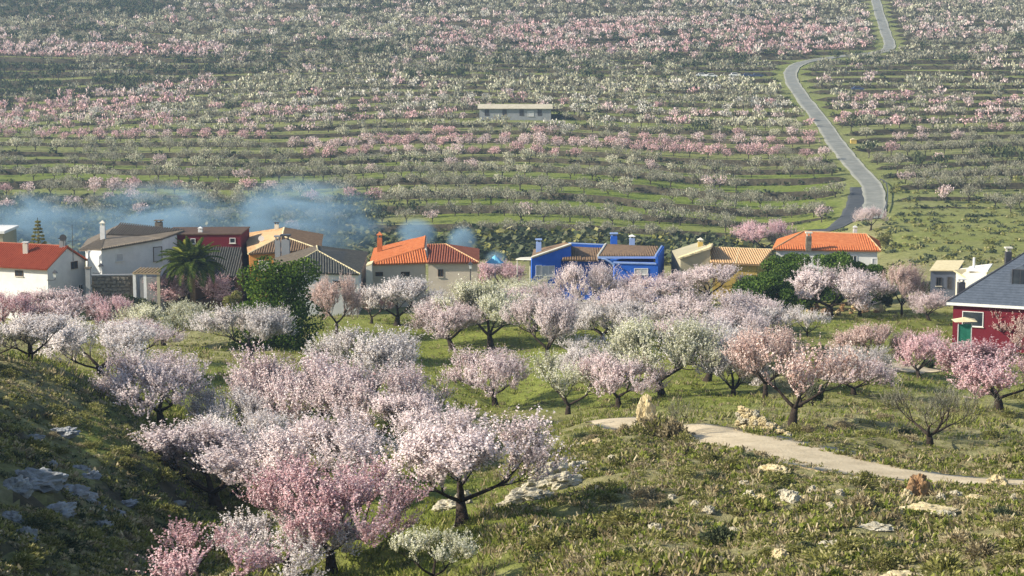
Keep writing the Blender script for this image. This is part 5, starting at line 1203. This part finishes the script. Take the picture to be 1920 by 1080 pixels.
# grass and small herbs: uncountable
def scatter(name, label, n, region, tpl, mats, smin, smax, seed):
    rg = np.random.default_rng(seed); pxs, pys = region(rg, n)
    a = (pxs - 960) / FPX; xs, ys = [], []
    # sample straight in plan so that density is even on the ground
    yy = pys; xx = pxs
    keep = np.minimum(dist_to(xx, yy, path_c), dist_to(xx, yy, path2_c)) > 2.1
    xx, yy = xx[keep], yy[keep]
    if 'orchard' not in name:
        ok_ = np.ones(len(xx), bool)
        for rx_, ry_, rr_ in RP: ok_ &= ((xx - rx_) ** 2 + ((yy - ry_) * np.where(yy < ry_, .45, 1.0)) ** 2) > rr_ ** 2
        xx, yy = xx[ok_], yy[ok_]
    cl = cross_noise(xx / 2.2, yy / 2.2, 31) + .5 * cross_noise(xx / .8, yy / .8, 32); k2 = cl > -.62; xx, yy = xx[k2], yy[k2]
    zz = ground(xx, yy); sc_ = rg.uniform(smin, smax, len(xx)) * (1 + .5 * cross_noise(xx / 3, yy / 3, 33)); th_ = rg.uniform(0, 6.28, len(xx)); mi = rg.integers(0, len(mats), len(xx)); ti = rg.integers(0, len(tpl), len(xx))
    VV, FF, MM = [], [], []; off = 0
    for t in range(len(tpl)):
        s_ = np.where(ti == t)[0]; v_, f_ = tpl[t]; c, sn = np.cos(th_[s_])[:, None], np.sin(th_[s_])[:, None]
        X_ = (v_[None, :, 0] * c - v_[None, :, 1] * sn) * sc_[s_][:, None] + xx[s_][:, None]; Y_ = (v_[None, :, 0] * sn + v_[None, :, 1] * c) * sc_[s_][:, None] + yy[s_][:, None]; Z_ = v_[None, :, 2] * sc_[s_][:, None] + zz[s_][:, None] - .02
        VV.append(np.stack([X_, Y_, Z_], -1).reshape(-1, 3)); FF.append((f_[None] + (np.arange(len(s_)) * len(v_))[:, None, None] + off).reshape(-1, f_.shape[1])); off += len(s_) * len(v_); MM.append(np.repeat(mi[s_], len(f_)))
    me = mesh_np(name, np.concatenate(VV), np.concatenate(FF))
    for m_ in mats: me.materials.append(M[m_])
    me.polygons.foreach_set('material_index', np.concatenate(MM).astype(np.int32)); print(name, len(me.polygons)); return tag(link(name, me), label, kind='stuff')
def tuft(seed, n, h, spread):
    rg = np.random.default_rng(seed); a = rg.uniform(0, 6.28, n); b = np.stack([np.cos(a), np.sin(a), np.zeros(n)], -1) * rg.uniform(0, spread, n)[:, None]; d = np.stack([np.cos(a) * .5, np.sin(a) * .5, np.ones(n)], -1) + rg.normal(size=(n, 3)) * .2
    d *= (h * rg.uniform(.5, 1.2, n))[:, None]; w_ = np.stack([-np.sin(a + 1), np.cos(a + 1), np.zeros(n)], -1) * .05
    return np.stack([b - w_, b + w_, b + w_ * .5 + d, b - w_ * .5 + d], 1).reshape(-1, 3), np.arange(4 * n).reshape(n, 4)
TF = [tuft(i, 6, .32, .25) for i in range(4)]; HB = [(lambda q: (q[0] * np.array([.45, .45, .35]), q[1]))(shrub_mesh(400 + i, 17, .22, .8, 2.2)) for i in range(4)]
def reg(x0, x1, y0, y1):
    def f(rg, n): y = rg.uniform(y0, y1, n); u_ = rg.uniform(x0, x1, n); return u_ * y, y
    return f
scatter('slope_herbs', 'low herbs and dwarf scrub covering the slope below the dirt path', 16000, reg(.0, .30, 50, 112), HB, ['olive', 'grass', 'oliv2', 'olive', 'grass'], .4, 1.15, 51)
scatter('dry_grass', 'pale dry grass in patches on the slope below the dirt path', 5500, reg(-.02, .30, 52, 108), TF, ['dgrass', 'dgrass', 'oliv2'], .4, .95, 56)
scatter('shaded_slope_herbs', 'low scrub covering the shaded slope at left', 10000, reg(-.30, -.13, 48, 112), HB, ['olive', 'dark', 'olive', 'oliv2'], .4, 1.0, 52)
scatter('meadow_grass', 'grass and weeds under the foreground almond trees', 13000, reg(-.20, .06, 66, 130), TF, ['grass', 'grass', 'olive'], .3, .8, 53)
scatter('orchard_grass', 'grass and weeds on the orchard floor', 24000, reg(-.29, .30, 112, 215), TF + HB[:1], ['grass', 'grass', 'olive', 'oliv2'], .35, .9, 54)
# ------------------------------------------------------------------ wood smoke behind the village
def smoke(px0, px1, py0, py1, d, dep, dens, seed, label, drift=.0):
    a, b = U3(px0, py1, d), U3(px1, py0, d); c = (a + b) / 2; hx, hz_ = (b.x - a.x) / 2, (b.z - a.z) / 2
    import bmesh
    bm = bmesh.new(); bmesh.ops.create_icosphere(bm, subdivisions=3, radius=1.0)
    me = bpy.data.meshes.new('smoke'); bm.to_mesh(me); bm.free(); o = link('smoke', me); o.location = c; o.scale = (hx, dep, hz_)
    m, n, out = mat_new('wood_smoke')
    tc = n.nodes.new('ShaderNodeTexCoord'); ln = n.nodes.new('ShaderNodeVectorMath'); ln.operation = 'LENGTH'; n.links.new(tc.outputs['Object'], ln.inputs[0])
    fo = n.nodes.new('ShaderNodeMapRange'); fo.inputs[1].default_value = 1.0; fo.inputs[2].default_value = .35; fo.interpolation_type = 'SMOOTHSTEP'; n.links.new(ln.outputs['Value'], fo.inputs[0])
    mp = n.nodes.new('ShaderNodeMapping'); mp.inputs['Scale'].default_value = (hx / 8.0, dep / 5, hz_ / 3.0); mp.inputs['Location'].default_value = (seed * 3.7, 0, 0); mp.inputs['Rotation'].default_value = (0, .5, 0)
    nz = n.nodes.new('ShaderNodeTexNoise'); nz.inputs['Scale'].default_value = .8; nz.inputs['Detail'].default_value = 6; nz.inputs['Distortion'].default_value = 1.4
    n.links.new(tc.outputs['Object'], mp.inputs[0]); n.links.new(mp.outputs[0], nz.inputs[0])
    nr2 = n.nodes.new('ShaderNodeMapRange'); nr2.inputs[1].default_value = .40; nr2.inputs[2].default_value = .72; n.links.new(nz.outputs['Fac'], nr2.inputs[0])
    mu = n.nodes.new('ShaderNodeMath'); mu.operation = 'MULTIPLY'; n.links.new(fo.outputs[0], mu.inputs[0]); n.links.new(nr2.outputs[0], mu.inputs[1])
    m2 = n.nodes.new('ShaderNodeMath'); m2.operation = 'MULTIPLY'; m2.inputs[1].default_value = dens; n.links.new(mu.outputs[0], m2.inputs[0])
    pv = n.nodes.new('ShaderNodeVolumePrincipled'); pv.inputs['Color'].default_value = (.44, .71, .95, 1); pv.inputs['Anisotropy'].default_value = 0.0; n.links.new(m2.outputs[0], pv.inputs['Density'])
    n.links.new(pv.outputs[0], out.inputs['Volume']); me.materials.append(m)
    return tag(o, label, 'smoke', None, 'stuff')
smoke(-110, 240, 350, 520, 262, 9, .26, 1, 'thin blue smoke drifting over the red roof at the left edge')
smoke(110, 470, 328, 500, 268, 9, .34, 2, 'blue wood smoke rising behind the large white house')
smoke(390, 745, 318, 515, 266, 9, .40, 3, 'thick blue wood smoke behind the orange and grey roofed houses')
smoke(735, 825, 405, 475, 246, 3, .9, 4, 'small puff of blue smoke behind the orange roof')
smoke(832, 900, 418, 488, 245, 2.5, .9, 5, 'small puff of blue smoke behind the right end of the beige house')
smoke(905, 955, 465, 505, 243, 2, .8, 6, 'tiny puff of smoke right of the beige house')
# air: pale haze over the whole valley
hz = MB().box(-1500, 1500, -320, 1760, -12, 190).build('haze', None)
m, n, out = mat_new('valley_haze'); pv = n.nodes.new('ShaderNodeVolumePrincipled'); pv.inputs['Color'].default_value = (.50, .70, .95, 1); pv.inputs['Density'].default_value = .00021; pv.inputs['Anisotropy'].default_value = .2
n.links.new(pv.outputs[0], out.inputs['Volume']); hz.data.materials.append(m); tag(hz, 'pale blue haze filling the valley', kind='stuff')
